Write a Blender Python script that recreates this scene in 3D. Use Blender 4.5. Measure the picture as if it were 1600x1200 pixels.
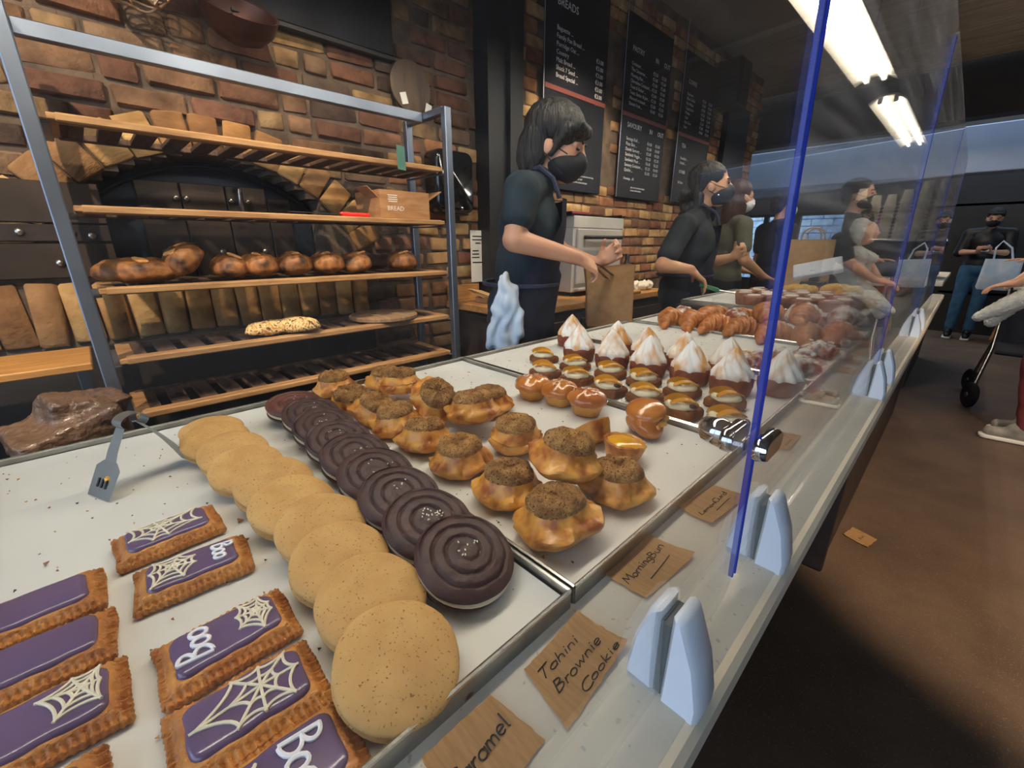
import bpy, bmesh, math, random
from mathutils import Vector, Matrix, Euler, noise

for o in list(bpy.data.objects):
    bpy.data.objects.remove(o)
S = bpy.context.scene
COL = S.collection
PI = math.pi
R = math.radians

# ---------------------------------------------------------------- camera
cam_d = bpy.data.cameras.new('camera')
cam = bpy.data.objects.new('camera', cam_d)
COL.objects.link(cam)
cam.location = (0, 0, 1.235)
cam.rotation_euler = (R(90 - 18.36), 0, R(45.9))
cam_d.sensor_width = 36
cam_d.lens = 36 * 663 / 1600
cam_d.clip_start = 0.01
S.camera = cam

# ---------------------------------------------------------------- world and exposure
W = bpy.data.worlds.new('daylight')
S.world = W
W.use_nodes = True
wb = W.node_tree.nodes['Background']
wb.inputs[0].default_value = (0.62, 0.79, 1.0, 1)
wb.inputs[1].default_value = 2.6
S.view_settings.view_transform = 'Standard'
S.view_settings.look = 'None'
S.view_settings.gamma = 1
S.view_settings.use_curve_mapping = False
S.view_settings.exposure = 0.3


def aim(o, target):
    d = Vector(target) - o.location
    o.rotation_euler = d.to_track_quat('-Z', 'Y').to_euler()


def spot_light(name, loc, target, power, col, angle, blend=0.4, radius=0.03):
    l = bpy.data.lights.new(name, 'SPOT')
    l.energy = power
    l.color = col
    l.spot_size = R(angle)
    l.spot_blend = blend
    l.shadow_soft_size = radius
    o = bpy.data.objects.new(name, l)
    COL.objects.link(o)
    o.location = loc
    aim(o, target)
    return o


WARM = (1.0, 0.76, 0.52)
# ceiling track spots of the shop (their housings are built further down)
SPOTS = [((-0.75, -0.75, 2.86), (-2.1, 0.1, 1.0), 230, 54),
         ((-0.95, 0.55, 2.86), (-2.15, 1.0, 1.2), 95, 50),
         ((-1.15, 2.3, 2.86), (-2.2, 2.9, 1.25), 130, 60),
         ((1.2, 0.9, 2.86), (0.75, 2.6, 0.0), 330, 46),
         ((-1.1, 4.6, 2.86), (-2.1, 5.0, 1.2), 25, 60)]
for i, (a, b, p, an) in enumerate(SPOTS):
    spot_light('spot_beam', a, b, p, WARM, an)


# ---------------------------------------------------------------- colour and materials
def lin(h):
    if isinstance(h, (tuple, list)):
        return (h[0], h[1], h[2], 1)
    h = h.lstrip('#')
    c = [int(h[i:i + 2], 16) / 255 for i in (0, 2, 4)]
    return tuple((x / 12.92 if x <= 0.04045 else ((x + 0.055) / 1.055) ** 2.4) for x in c) + (1,)


MATS = {}


def M(name, base, var=None, scale=8, fac=(0.35, 0.65), rough=0.55, metal=0, bump=0, bscale=None,
      spec=0.5, coat=0, rnd=0, stretch=(1, 1, 1), detail=4, speck=None, island=None, sss=0, emit=None, bdist=0.004, third=None):
    if name in MATS:
        return MATS[name]
    m = bpy.data.materials.new(name)
    m.use_nodes = True
    nt = m.node_tree
    N = nt.nodes
    L = nt.links
    b = N['Principled BSDF']
    b.inputs['Roughness'].default_value = rough
    b.inputs['Metallic'].default_value = metal
    b.inputs['Specular IOR Level'].default_value = spec
    b.inputs['Coat Weight'].default_value = coat
    b.inputs['Coat Roughness'].default_value = 0.15
    if sss:
        b.inputs['Subsurface Weight'].default_value = sss
        b.inputs['Subsurface Radius'].default_value = (0.012, 0.006, 0.004)
        b.inputs['Subsurface Scale'].default_value = 1
    b.inputs['Base Color'].default_value = lin(base)
    tc = N.new('ShaderNodeTexCoord')
    mp = N.new('ShaderNodeMapping')
    mp.inputs['Scale'].default_value = stretch
    oi = N.new('ShaderNodeObjectInfo')
    add = N.new('ShaderNodeVectorMath')
    add.operation = 'MULTIPLY_ADD'
    comb = N.new('ShaderNodeCombineXYZ')
    for k in range(3):
        L.new(oi.outputs['Random'], comb.inputs[k])
    L.new(comb.outputs[0], add.inputs[0])
    add.inputs[1].default_value = (7.3, 3.1, 5.7)
    L.new(tc.outputs['Object'], add.inputs[2])
    L.new(add.outputs[0], mp.inputs['Vector'])
    col = None
    if var is not None:
        nz = N.new('ShaderNodeTexNoise')
        nz.inputs['Scale'].default_value = scale
        nz.inputs['Detail'].default_value = detail
        L.new(mp.outputs[0], nz.inputs['Vector'])
        rp = N.new('ShaderNodeValToRGB')
        rp.color_ramp.elements[0].position = fac[0]
        rp.color_ramp.elements[0].color = lin(base)
        rp.color_ramp.elements[1].position = fac[1]
        rp.color_ramp.elements[1].color = lin(var)
        if third:
            e = rp.color_ramp.elements.new(third[0])
            e.color = lin(third[1])
        L.new(nz.outputs['Fac'], rp.inputs[0])
        col = rp.outputs[0]
    if island:
        # a palette picked once for each piece
        src = oi.outputs['Random']
        if island[0] == 'island':
            g = N.new('ShaderNodeNewGeometry')
            src = g.outputs['Random Per Island']
        rp2 = N.new('ShaderNodeValToRGB')
        rp2.color_ramp.interpolation = 'CONSTANT'
        pal = island[1]
        while len(rp2.color_ramp.elements) < len(pal):
            rp2.color_ramp.elements.new(0.5)
        for i, c in enumerate(pal):
            rp2.color_ramp.elements[i].position = i / len(pal)
            rp2.color_ramp.elements[i].color = lin(c)
        L.new(src, rp2.inputs[0])
        if col is not None:
            mx = N.new('ShaderNodeMix')
            mx.data_type = 'RGBA'
            mx.blend_type = 'MULTIPLY'
            mx.inputs[0].default_value = 0.85
            L.new(rp2.outputs[0], mx.inputs[6])
            L.new(col, mx.inputs[7])
            col = mx.outputs[2]
        else:
            col = rp2.outputs[0]
    if speck:
        sc, sscale, th = speck
        vz = N.new('ShaderNodeTexNoise')
        vz.inputs['Scale'].default_value = sscale
        vz.inputs['Detail'].default_value = 1
        L.new(add.outputs[0], vz.inputs['Vector'])
        mr = N.new('ShaderNodeMapRange')
        mr.inputs[1].default_value = th
        mr.inputs[2].default_value = th + 0.04
        L.new(vz.outputs['Fac'], mr.inputs[0])
        mx = N.new('ShaderNodeMix')
        mx.data_type = 'RGBA'
        L.new(mr.outputs[0], mx.inputs[0])
        if col is not None:
            L.new(col, mx.inputs[6])
        else:
            mx.inputs[6].default_value = lin(base)
        mx.inputs[7].default_value = lin(sc)
        col = mx.outputs[2]
    if rnd:
        hs = N.new('ShaderNodeHueSaturation')
        mr = N.new('ShaderNodeMapRange')
        mr.inputs[3].default_value = 1 - rnd
        mr.inputs[4].default_value = 1 + rnd
        L.new(oi.outputs['Random'], mr.inputs[0])
        L.new(mr.outputs[0], hs.inputs['Value'])
        if col is not None:
            L.new(col, hs.inputs['Color'])
        else:
            hs.inputs['Color'].default_value = lin(base)
        col = hs.outputs[0]
    if col is not None:
        L.new(col, b.inputs['Base Color'])
    if bump:
        bz = N.new('ShaderNodeTexNoise')
        bz.inputs['Scale'].default_value = bscale or scale * 3
        bz.inputs['Detail'].default_value = 5
        L.new(mp.outputs[0], bz.inputs['Vector'])
        bp = N.new('ShaderNodeBump')
        bp.inputs['Strength'].default_value = bump
        bp.inputs['Distance'].default_value = bdist
        L.new(bz.outputs['Fac'], bp.inputs['Height'])
        L.new(bp.outputs[0], b.inputs['Normal'])
    if emit:
        b.inputs['Emission Color'].default_value = lin(emit[0])
        b.inputs['Emission Strength'].default_value = emit[1]
    MATS[name] = m
    return m


def glass_mat(name, haze, streak, tint=(0.97, 0.985, 0.99), noise_scale=3.0):
    m = bpy.data.materials.new(name)
    m.use_nodes = True
    nt = m.node_tree
    N, L = nt.nodes, nt.links
    for n in list(N):
        N.remove(n)
    out = N.new('ShaderNodeOutputMaterial')
    tr = N.new('ShaderNodeBsdfTransparent')
    tr.inputs[0].default_value = tint + (1,)
    gl = N.new('ShaderNodeBsdfGlossy')
    gl.inputs['Roughness'].default_value = 0.01
    lw = N.new('ShaderNodeLayerWeight')
    lw.inputs[0].default_value = 0.5
    pw = N.new('ShaderNodeMath')
    pw.operation = 'POWER'
    pw.inputs[1].default_value = 5
    L.new(lw.outputs['Facing'], pw.inputs[0])
    fr = N.new('ShaderNodeMath')
    fr.operation = 'MULTIPLY_ADD'
    fr.inputs[1].default_value = 0.96
    fr.inputs[2].default_value = 0.035
    L.new(pw.outputs[0], fr.inputs[0])
    mx = N.new('ShaderNodeMixShader')
    L.new(fr.outputs[0], mx.inputs[0])
    L.new(tr.outputs[0], mx.inputs[1])
    L.new(gl.outputs[0], mx.inputs[2])
    df = N.new('ShaderNodeBsdfTranslucent')
    df.inputs[0].default_value = (0.85, 0.88, 0.95, 1)
    df2 = N.new('ShaderNodeBsdfDiffuse')
    df2.inputs[0].default_value = (0.85, 0.88, 0.95, 1)
    dm = N.new('ShaderNodeMixShader')
    L.new(df.outputs[0], dm.inputs[1])
    L.new(df2.outputs[0], dm.inputs[2])
    tc = N.new('ShaderNodeTexCoord')
    mp = N.new('ShaderNodeMapping')
    mp.inputs['Scale'].default_value = (1, 26, 1.6)
    nz = N.new('ShaderNodeTexNoise')
    nz.inputs['Scale'].default_value = noise_scale
    nz.inputs['Detail'].default_value = 5
    L.new(tc.outputs['Object'], mp.inputs[0])
    L.new(mp.outputs[0], nz.inputs['Vector'])
    mr = N.new('ShaderNodeMapRange')
    mr.inputs[1].default_value = 0.45
    mr.inputs[2].default_value = 0.8
    mr.inputs[3].default_value = haze
    mr.inputs[4].default_value = streak
    L.new(nz.outputs['Fac'], mr.inputs[0])
    m2 = N.new('ShaderNodeMixShader')
    L.new(mr.outputs[0], m2.inputs[0])
    L.new(mx.outputs[0], m2.inputs[1])
    L.new(dm.outputs[0], m2.inputs[2])
    L.new(m2.outputs[0], out.inputs[0])
    MATS[name] = m
    return m


# ---------------------------------------------------------------- object helpers
def link(name, me, parent=None, loc=(0, 0, 0), rot=(0, 0, 0), scale=None, mat=None):
    o = bpy.data.objects.new(name, me)
    COL.objects.link(o)
    o.location = loc
    o.rotation_euler = rot
    if scale is not None:
        o.scale = scale if isinstance(scale, (tuple, list)) else (scale,) * 3
    if parent:
        o.parent = parent
    if mat and me is not None and len(me.materials) == 0:
        me.materials.append(mat)
    return o


def tag(o, label, cat, group=None, kind=None):
    if label:
        o['label'] = label
    if cat:
        o['category'] = cat
    if group:
        o['group'] = group
    if kind:
        o['kind'] = kind
    return o


def thing(name, label, cat, loc=(0, 0, 0), rot=(0, 0, 0), group=None):
    o = bpy.data.objects.new(name, None)
    o.empty_display_size = 0.02
    COL.objects.link(o)
    o.location = loc
    o.rotation_euler = rot
    return tag(o, label, cat, group)


def struct(name, me, mat=None, **k):
    o = link(name, me, mat=mat, **k)
    o['kind'] = 'structure'
    return o


def finish(bm, name, mat=None, smooth=True, ang=50):
    me = bpy.data.meshes.new(name)
    bm.normal_update()
    bm.to_mesh(me)
    bm.free()
    if mat:
        me.materials.append(mat)
    if smooth:
        me.polygons.foreach_set('use_smooth', [True] * len(me.polygons))
        try:
            me.set_sharp_from_angle(angle=R(ang))
        except Exception:
            pass
    me.update()
    return me


def bm_box(bm, c, s, rot=None, bevel=0, seg=1):
    r = bmesh.ops.create_cube(bm, size=1)
    vs = r['verts']
    bmesh.ops.scale(bm, vec=s, verts=vs)
    if bevel:
        es = list({e for v in vs for e in v.link_edges})
        rb = bmesh.ops.bevel(bm, geom=es, offset=bevel, segments=seg, affect='EDGES', profile=0.5)
        vs = list({v for f in rb['faces'] for v in f.verts} | {v for v in vs if v.is_valid})
    if rot is not None:
        bmesh.ops.rotate(bm, cent=(0, 0, 0), matrix=Euler(rot).to_matrix(), verts=vs)
    bmesh.ops.translate(bm, vec=c, verts=vs)
    return vs


def box(name, s, bevel=0, mat=None, c=(0, 0, 0), seg=1):
    bm = bmesh.new()
    bm_box(bm, c, s, bevel=bevel, seg=seg)
    return finish(bm, name, mat, ang=30)


def boxes(name, lst, mat=None, bevel=0):
    bm = bmesh.new()
    for it in lst:
        bm_box(bm, it[0], it[1], it[2] if len(it) > 2 else None, bevel)
    return finish(bm, name, mat, ang=30)


def bm_tube(bm, pts, r, seg=6, closed=False, cap=True):
    pts = [Vector(p) for p in pts]
    n = len(pts)
    rr = r if isinstance(r, (list, tuple)) else [r] * n
    rings = []
    up = None
    for i, p in enumerate(pts):
        if closed:
            t = pts[(i + 1) % n] - pts[i - 1]
        else:
            t = pts[min(i + 1, n - 1)] - pts[max(i - 1, 0)]
        if t.length < 1e-9:
            t = Vector((0, 0, 1))
        t.normalize()
        if up is None:
            a = Vector((0, 0, 1)) if abs(t.z) < 0.9 else Vector((1, 0, 0))
            up = (a - t * a.dot(t)).normalized()
        else:
            up = up - t * up.dot(t)
            if up.length < 1e-6:
                a = Vector((0, 0, 1)) if abs(t.z) < 0.9 else Vector((1, 0, 0))
                up = a - t * a.dot(t)
            up.normalize()
        s = t.cross(up)
        rings.append([bm.verts.new(p + (up * math.cos(2 * PI * k / seg) + s * math.sin(2 * PI * k / seg)) * rr[i]) for k in range(seg)])
    m = n if closed else n - 1
    for i in range(m):
        a, b = rings[i], rings[(i + 1) % n]
        for k in range(seg):
            bm.faces.new((a[k], a[(k + 1) % seg], b[(k + 1) % seg], b[k]))
    if cap and not closed:
        bm.faces.new(rings[0][::-1])
        bm.faces.new(rings[-1])


def tubes(name, lst, mat=None, seg=6):
    bm = bmesh.new()
    for it in lst:
        bm_tube(bm, it[0], it[1], seg, it[2] if len(it) > 2 else False)
    return finish(bm, name, mat)


def lathe(name, prof, seg=32, mat=None, wob=None, close_top=True, close_bot=True):
    """prof: list of (radius, z) from the bottom up; wob(theta, i, r, z) -> (r, z)"""
    bm = bmesh.new()
    rings = []
    for i, (r, z) in enumerate(prof):
        ring = []
        for k in range(seg):
            th = 2 * PI * k / seg
            a, b = wob(th, i, r, z) if wob else (r, z)
            ring.append(bm.verts.new((a * math.cos(th), a * math.sin(th), b)))
        rings.append(ring)
    for i in range(len(rings) - 1):
        a, b = rings[i], rings[i + 1]
        for k in range(seg):
            bm.faces.new((a[k], a[(k + 1) % seg], b[(k + 1) % seg], b[k]))
    if close_bot:
        bm.faces.new(rings[0][::-1])
    if close_top:
        bm.faces.new(rings[-1])
    return finish(bm, name, mat)


def slab(name, outline, levels, mat=None, cent=None, disp=None):
    """outline: ccw 2-D points; levels: list of (inset, z) from the bottom up, inset moves towards the centre along normals"""
    bm = bmesh.new()
    n = len(outline)
    P = [Vector((p[0], p[1])) for p in outline]
    nor = []
    for i in range(n):
        t = P[(i + 1) % n] - P[i - 1]
        t.normalize()
        nor.append(Vector((-t.y, t.x)))
    rings = []
    for ins, z in levels:
        ring = []
        for i in range(n):
            q = P[i] + nor[i] * ins
            v = Vector((q.x, q.y, z))
            if disp:
                v = disp(v)
            ring.append(bm.verts.new(v))
        rings.append(ring)
    for i in range(len(rings) - 1):
        a, b = rings[i], rings[i + 1]
        for k in range(n):
            bm.faces.new((a[k], a[(k + 1) % n], b[(k + 1) % n], b[k]))
    bm.faces.new(rings[0][::-1])
    bm.faces.new(rings[-1])
    return finish(bm, name, mat)


def rrect(w, h, r, n=5, jit=0, rng=None):
    pts = []
    for cx, cy, a0 in ((w / 2 - r, h / 2 - r, 0), (-w / 2 + r, h / 2 - r, 90), (-w / 2 + r, -h / 2 + r, 180), (w / 2 - r, -h / 2 + r, 270)):
        for k in range(n + 1):
            a = R(a0 + 90 * k / n)
            pts.append((cx + r * math.cos(a), cy + r * math.sin(a)))
    if jit:
        # add points along straights and jitter
        out = []
        for i in range(len(pts)):
            a, b = Vector(pts[i]), Vector(pts[(i + 1) % len(pts)])
            m = max(1, int((b - a).length / 0.006))
            for k in range(m):
                out.append(tuple(a.lerp(b, k / m)))
        s = rng.random() * 50
        pts = [(p[0] + jit * noise.noise((p[0] * 60, p[1] * 60, s)), p[1] + jit * noise.noise((p[0] * 60, p[1] * 60, s + 9))) for p in out]
    return pts


def bm_capsule(bm, p0, p1, r0, r1, seg=12):
    p0, p1 = Vector(p0), Vector(p1)
    d = p1 - p0
    ln = d.length
    if ln < 1e-6:
        d = Vector((0, 0, 1))
    t = d.normalized()
    a = Vector((0, 0, 1)) if abs(t.z) < 0.9 else Vector((1, 0, 0))
    u = (a - t * a.dot(t)).normalized()
    s = t.cross(u)
    rings = []
    st = []
    for k in range(5):
        an = -PI / 2 + (PI / 2) * (k + 0.15) / 4.15
        st.append((p0 + t * r0 * math.sin(an), r0 * math.cos(an)))
    for k in range(1, 5):
        an = (PI / 2) * (k - 0.02) / 4.15
        st.append((p1 + t * r1 * math.sin(an), r1 * math.cos(an)))
    for c, r in st:
        rings.append([bm.verts.new(c + (u * math.cos(2 * PI * k / seg) + s * math.sin(2 * PI * k / seg)) * r) for k in range(seg)])
    for i in range(len(rings) - 1):
        a_, b_ = rings[i], rings[i + 1]
        for k in range(seg):
            bm.faces.new((a_[k], a_[(k + 1) % seg], b_[(k + 1) % seg], b_[k]))
    bm.faces.new(rings[0][::-1])
    bm.faces.new(rings[-1])


def bm_ell(bm, c, rad, rot=None, sub=3):
    r = bmesh.ops.create_icosphere(bm, subdivisions=sub, radius=1)
    vs = r['verts']
    bmesh.ops.scale(bm, vec=rad, verts=vs)
    if rot is not None:
        bmesh.ops.rotate(bm, cent=(0, 0, 0), matrix=Euler(rot).to_matrix(), verts=vs)
    bmesh.ops.translate(bm, vec=c, verts=vs)
    return vs


def blob(name, parts, voxel, smooth=3, mat=None, disp=None):
    """union of capsules and ellipsoids grown into one continuous skin"""
    bm = bmesh.new()
    for p in parts:
        if p[0] == 'c':
            bm_capsule(bm, p[1], p[2], p[3], p[4])
        elif p[0] == 'b':
            bm_box(bm, p[1], p[2], p[3] if len(p) > 3 else None)
        else:
            bm_ell(bm, p[1], p[2], p[3] if len(p) > 3 else None)
    me = bpy.data.meshes.new(name)
    bm.to_mesh(me)
    bm.free()
    o = bpy.data.objects.new('skin_tmp', me)
    COL.objects.link(o)
    md = o.modifiers.new('r', 'REMESH')
    md.mode = 'VOXEL'
    md.voxel_size = voxel
    dg = bpy.context.evaluated_depsgraph_get()
    m2 = bpy.data.meshes.new_from_object(o.evaluated_get(dg))
    bpy.data.objects.remove(o)
    bm = bmesh.new()
    bm.from_mesh(m2)
    bpy.data.meshes.remove(m2)
    for _ in range(smooth):
        bmesh.ops.smooth_vert(bm, verts=bm.verts, factor=0.5, use_axis_x=True, use_axis_y=True, use_axis_z=True)
    if disp:
        bm.normal_update()
        for v in bm.verts:
            v.co += v.normal * disp(v.co)
    me = finish(bm, name, None)
    me.polygons.foreach_set('use_smooth', [True] * len(me.polygons))
    if mat:
        me.materials.append(mat)
    return me


def text_mesh(name, body, size, mat, align='LEFT', extrude=0.0006, spacing=1.0, line=1.0, shear=0.0):
    c = bpy.data.curves.new(name, 'FONT')
    c.body = body
    c.size = size
    c.align_x = align
    c.extrude = extrude
    c.resolution_u = 2
    c.space_character = spacing
    c.space_line = line
    c.shear = shear
    o = bpy.data.objects.new('txt', c)
    COL.objects.link(o)
    dg = bpy.context.evaluated_depsgraph_get()
    me = bpy.data.meshes.new_from_object(o.evaluated_get(dg))
    bpy.data.objects.remove(o)
    me.name = name
    me.materials.clear()
    me.materials.append(mat)
    return me


ORD = ['first', 'second', 'third', 'fourth', 'fifth', 'sixth', 'seventh', 'eighth', 'ninth', 'tenth', 'eleventh', 'twelfth',
       'thirteenth', 'fourteenth', 'fifteenth', 'sixteenth', 'seventeenth', 'eighteenth', 'nineteenth', 'twentieth',
       'twenty-first', 'twenty-second', 'twenty-third', 'twenty-fourth', 'twenty-fifth', 'twenty-sixth', 'twenty-seventh', 'twenty-eighth', 'twenty-ninth', 'thirtieth']


def copy_tree(o, parent=None):
    c = o.copy()
    COL.objects.link(c)
    c.parent = parent
    for ch in o.children:
        copy_tree(ch, c)
    return c

# strokes of a round felt-pen hand: letter -> list of polylines in a box 0..w, x height 0.5
def arc(cx, cy, rx, ry, a0, a1, n=8):
    return [(cx + rx * math.cos(R(a0 + (a1 - a0) * k / n)), cy + ry * math.sin(R(a0 + (a1 - a0) * k / n))) for k in range(n + 1)]


PEN = {
    'T': (0.55, [[(0, 0.95), (0.55, 1)], [(0.3, 0.98), (0.22, 0)]]),
    'B': (0.55, [[(0.08, 0), (0.1, 1)], [(0.08, 0.98)] + arc(0.12, 0.76, 0.3, 0.22, 80, -80) + [(0.1, 0.54)] + arc(0.12, 0.27, 0.38, 0.27, 80, -90)]),
    'C': (0.55, [arc(0.36, 0.45, 0.34, 0.5, 50, 310, 12)]),
    'M': (0.75, [[(0, 0), (0.12, 1), (0.36, 0.3), (0.62, 1), (0.72, 0)]]),
    'L': (0.5, [[(0.12, 1), (0.05, 0), (0.5, 0.04)]]),
    'a': (0.42, [arc(0.2, 0.24, 0.2, 0.24, 40, 400, 12) + [(0.38, 0.48), (0.38, 0)]]),
    'h': (0.42, [[(0.05, 1), (0.04, 0)], [(0.04, 0.25)] + arc(0.2, 0.3, 0.15, 0.2, 170, 10, 6) + [(0.36, 0)]]),
    'i': (0.18, [[(0.08, 0.5), (0.08, 0)], [(0.08, 0.7), (0.1, 0.76)]]),
    'n': (0.42, [[(0.04, 0.5), (0.04, 0)], [(0.04, 0.25)] + arc(0.2, 0.3, 0.15, 0.2, 170, 10, 6) + [(0.36, 0)]]),
    'r': (0.3, [[(0.04, 0.5), (0.05, 0)], [(0.05, 0.28)] + arc(0.2, 0.3, 0.14, 0.18, 170, 60, 4)]),
    'o': (0.42, [arc(0.2, 0.25, 0.19, 0.25, 90, 450, 12)]),
    'w': (0.58, [[(0, 0.5), (0.12, 0), (0.27, 0.42), (0.4, 0), (0.54, 0.5)]]),
    'e': (0.4, [[(0.04, 0.25), (0.36, 0.29)], arc(0.2, 0.27, 0.18, 0.26, 8, 318, 12)]),
    'k': (0.4, [[(0.05, 1), (0.05, 0)], [(0.33, 0.52), (0.06, 0.22), (0.36, 0)]]),
    'g': (0.42, [arc(0.2, 0.26, 0.18, 0.22, 40, 400, 10) + [(0.38, 0.48), (0.36, -0.25), (0.18, -0.38), (0.02, -0.28)]]),
    'u': (0.42, [[(0.03, 0.5)] + arc(0.19, 0.18, 0.16, 0.18, 180, 350, 6) + [(0.36, 0.5), (0.38, 0)]]),
    'm': (0.6, [[(0.04, 0.5), (0.04, 0)], [(0.04, 0.3)] + arc(0.16, 0.32, 0.11, 0.18, 170, 10, 5) + [(0.28, 0)], [(0.28, 0.3)] + arc(0.41, 0.32, 0.12, 0.18, 170, 10, 5) + [(0.54, 0)]]),
    'c': (0.36, [arc(0.2, 0.25, 0.18, 0.25, 50, 310, 8)]),
    'd': (0.42, [arc(0.18, 0.25, 0.17, 0.24, 40, 400, 10) + [(0.36, 1), (0.37, 0)]]),
    'l': (0.2, [[(0.08, 1), (0.08, 0.08), (0.16, 0)]]),
    's': (0.34, [[(0.3, 0.45), (0.12, 0.5), (0.05, 0.36), (0.28, 0.18), (0.22, 0.02), (0.02, 0.03)]]),
    't': (0.3, [[(0.13, 0.8), (0.12, 0.05), (0.24, 0)], [(0, 0.5), (0.26, 0.52)]]),
    ' ': (0.3, []),
}


def pen_strokes(word, size, slant=0.15, gap=0.07, rng=None):
    x = 0
    out = []
    for ch in word:
        w, st = PEN[ch]
        jy = (rng.random() - 0.5) * 0.08 if rng else 0
        for pl in st:
            out.append([((x + px + py * slant) * size, (py + jy) * size) for px, py in pl])
        x += w + gap
    return out, (x - gap) * size

# ================================================================ the room
rng = random.Random(7)
m_floor = M('floor_concrete', '#6a5646', '#564538', scale=3, rough=0.55, bump=0.15, bscale=120, spec=0.35, speck=('#7d6b59', 260, 0.66))
m_plaster_dark = M('dark_plaster', '#3b342f', '#2f2a27', scale=2, rough=0.8)
m_ceiling = M('ceiling_paint', '#918b86', '#7d7772', scale=1.5, rough=0.85)
m_plank_ceiling = M('ceiling_board', '#b9ab97', '#9d8f7c', scale=3, rough=0.7, stretch=(1, 8, 1))
m_beam = M('painted_beam', '#a9b4c8', '#9aa6bc', scale=1.5, rough=0.6)
m_mortar = M('mortar', '#6d5d4e', '#4a3f37', scale=9, rough=0.95, bump=0.6, bscale=90, bdist=0.006)
m_black_metal = M('black_metal', '#16171b', '#22242a', scale=5, rough=0.42, metal=0.6)
m_black = M('black_paint', '#15161a', rough=0.5)
m_iron = M('oven_iron', '#4b4038', '#322c29', scale=5, rough=0.5, metal=0.55, bump=0.15, bscale=40)
m_door_blue = M('oven_door_steel', '#1b2431', '#2a3444', scale=3, rough=0.4, metal=0.4)
m_bolt = M('bolt_steel', '#b9b4ac', rough=0.3, metal=1)
m_steel = M('brushed_steel', '#b9b8b5', '#98979a', scale=6, rough=0.28, metal=1, stretch=(1, 1, 30))
PAL = ['#7d6550', '#62493b', '#8f7656', '#6c4a3a', '#4e3f36', '#80624a', '#9c8058', '#704d3c', '#5f5146', '#86604a']
PAL2 = ['#b08a5e', '#986c4a', '#b99668', '#a06f4e', '#7e5a44', '#c0a070', '#8f5a42', '#ab875c']
m_brick = M('old_brick', '#ffffff', '#8f8378', scale=14, fac=(0.35, 0.75), rough=0.92, bump=0.8, bscale=60, island=('object', PAL), bdist=0.006)
m_brick_warm = M('warm_brick', '#ffffff', '#a89a8c', scale=14, fac=(0.35, 0.75), rough=0.92, bump=0.6, bscale=60, island=('object', PAL2), bdist=0.005)
m_brick_stuff = M('warm_brick_far', '#ffffff', '#a89a8c', scale=14, fac=(0.35, 0.75), rough=0.92, bump=0.5, bscale=60, island=('island', PAL2))

struct('floor', box('floor', (7, 13, 0.1), mat=m_floor, c=(-0.1, 3.2, -0.05)))
struct('ceiling', box('ceiling', (7, 9.6, 0.1), mat=m_ceiling, c=(-0.1, 2.3, 3.15)))
pc = struct('trim_1', box('plank_ceiling', (3.2, 2.4, 0.03), mat=m_plank_ceiling, c=(0.9, 5.95, 3.083)))
for i in range(9):
    link('plank', box('plank', (3.2, 0.255, 0.018), 0.004, m_plank_ceiling) if i == 0 else bpy.data.meshes['plank'], pc, (0.9, 4.88 + i * 0.265, 3.06))
struct('trim_2', box('dark_soffit', (7, 0.25, 0.6), mat=m_plaster_dark, c=(-0.1, 7.3, 2.82)))
struct('trim_3', box('cross_beam', (7, 0.35, 0.52), 0.01, m_beam, c=(-0.1, 8.1, 2.3)))
lst = [((-0.1, -2.55, 0.25), (7, 0.1, 0.5)), ((-0.1, -2.55, 2.95), (7, 0.1, 0.3))]
for k in range(5):
    lst.append(((-2.3 + 1.4 * k, -2.55, 1.6), (0.09, 0.09, 2.4)))
struct('wall_front', boxes('wall_front', lst, m_black))   # glazed shop front behind the photographer


# ---- the long brick wall with the oven
WX = -2.2


def arch_z(y):
    c, rad = 0.45, 0.62
    d = y - c
    return 0.945 + math.sqrt(max(rad * rad - d * d, 0))


lst = [((WX - 0.1, -1.245, 1.55), (0.2, 2.61, 3.1)), ((WX - 0.1, 3.59, 1.55), (0.2, 5.46, 3.1)), ((WX - 0.1, 0.46, 0.55), (0.2, 0.82, 1.1))]
NY = 16
for k in range(NY):
    y0 = 0.06 + 0.8 * k / NY
    y1 = 0.06 + 0.8 * (k + 1) / NY
    za = arch_z((y0 + y1) / 2)
    lst.append(((WX - 0.1, (y0 + y1) / 2, (za + 3.1) / 2), (0.2, y1 - y0 + 0.001, 3.1 - za)))
wall = struct('wall_back', boxes('wall_back', lst, m_mortar))
struct('trim_4', box('oven_recess', (0.03, 1.0, 0.7), mat=m_black, c=(WX - 0.215, 0.46, 1.35)))


def brick_mesh(name, l, h, d, seed, mat):
    r = random.Random(seed)
    bm = bmesh.new()
    bm_box(bm, (0, 0, 0), (d, l, h), bevel=min(h, l) * 0.11)
    for v in bm.verts:
        v.co += Vector((r.uniform(-0.003, 0.003), r.uniform(-0.004, 0.004), r.uniform(-0.004, 0.004)))
    return finish(bm, name, mat)


BR = [brick_mesh('brick_stretcher', 0.212, 0.066, 0.05, s, m_brick) for s in range(5)]
BH = [brick_mesh('brick_header', 0.10, 0.066, 0.05, 20 + s, m_brick) for s in range(3)]
BW = [brick_mesh('brick_warm', 0.20, 0.066, 0.05, 40 + s, m_brick_warm) for s in range(5)]
BWH = [brick_mesh('brick_warm_header', 0.098, 0.066, 0.05, 60 + s, m_brick_warm) for s in range(3)]
m_brick_tan = M('tan_brick', '#ffffff', '#b0a08c', scale=14, fac=(0.35, 0.75), rough=0.92, bump=0.7, bscale=60, island=('object', ['#b8935f', '#a9804f', '#c4a06a', '#94704a', '#b28a58', '#87633f']), bdist=0.006)
BS = [brick_mesh('brick_soldier', 0.07, 0.215, 0.05, 80 + s, m_brick_tan) for s in range(4)]


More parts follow.
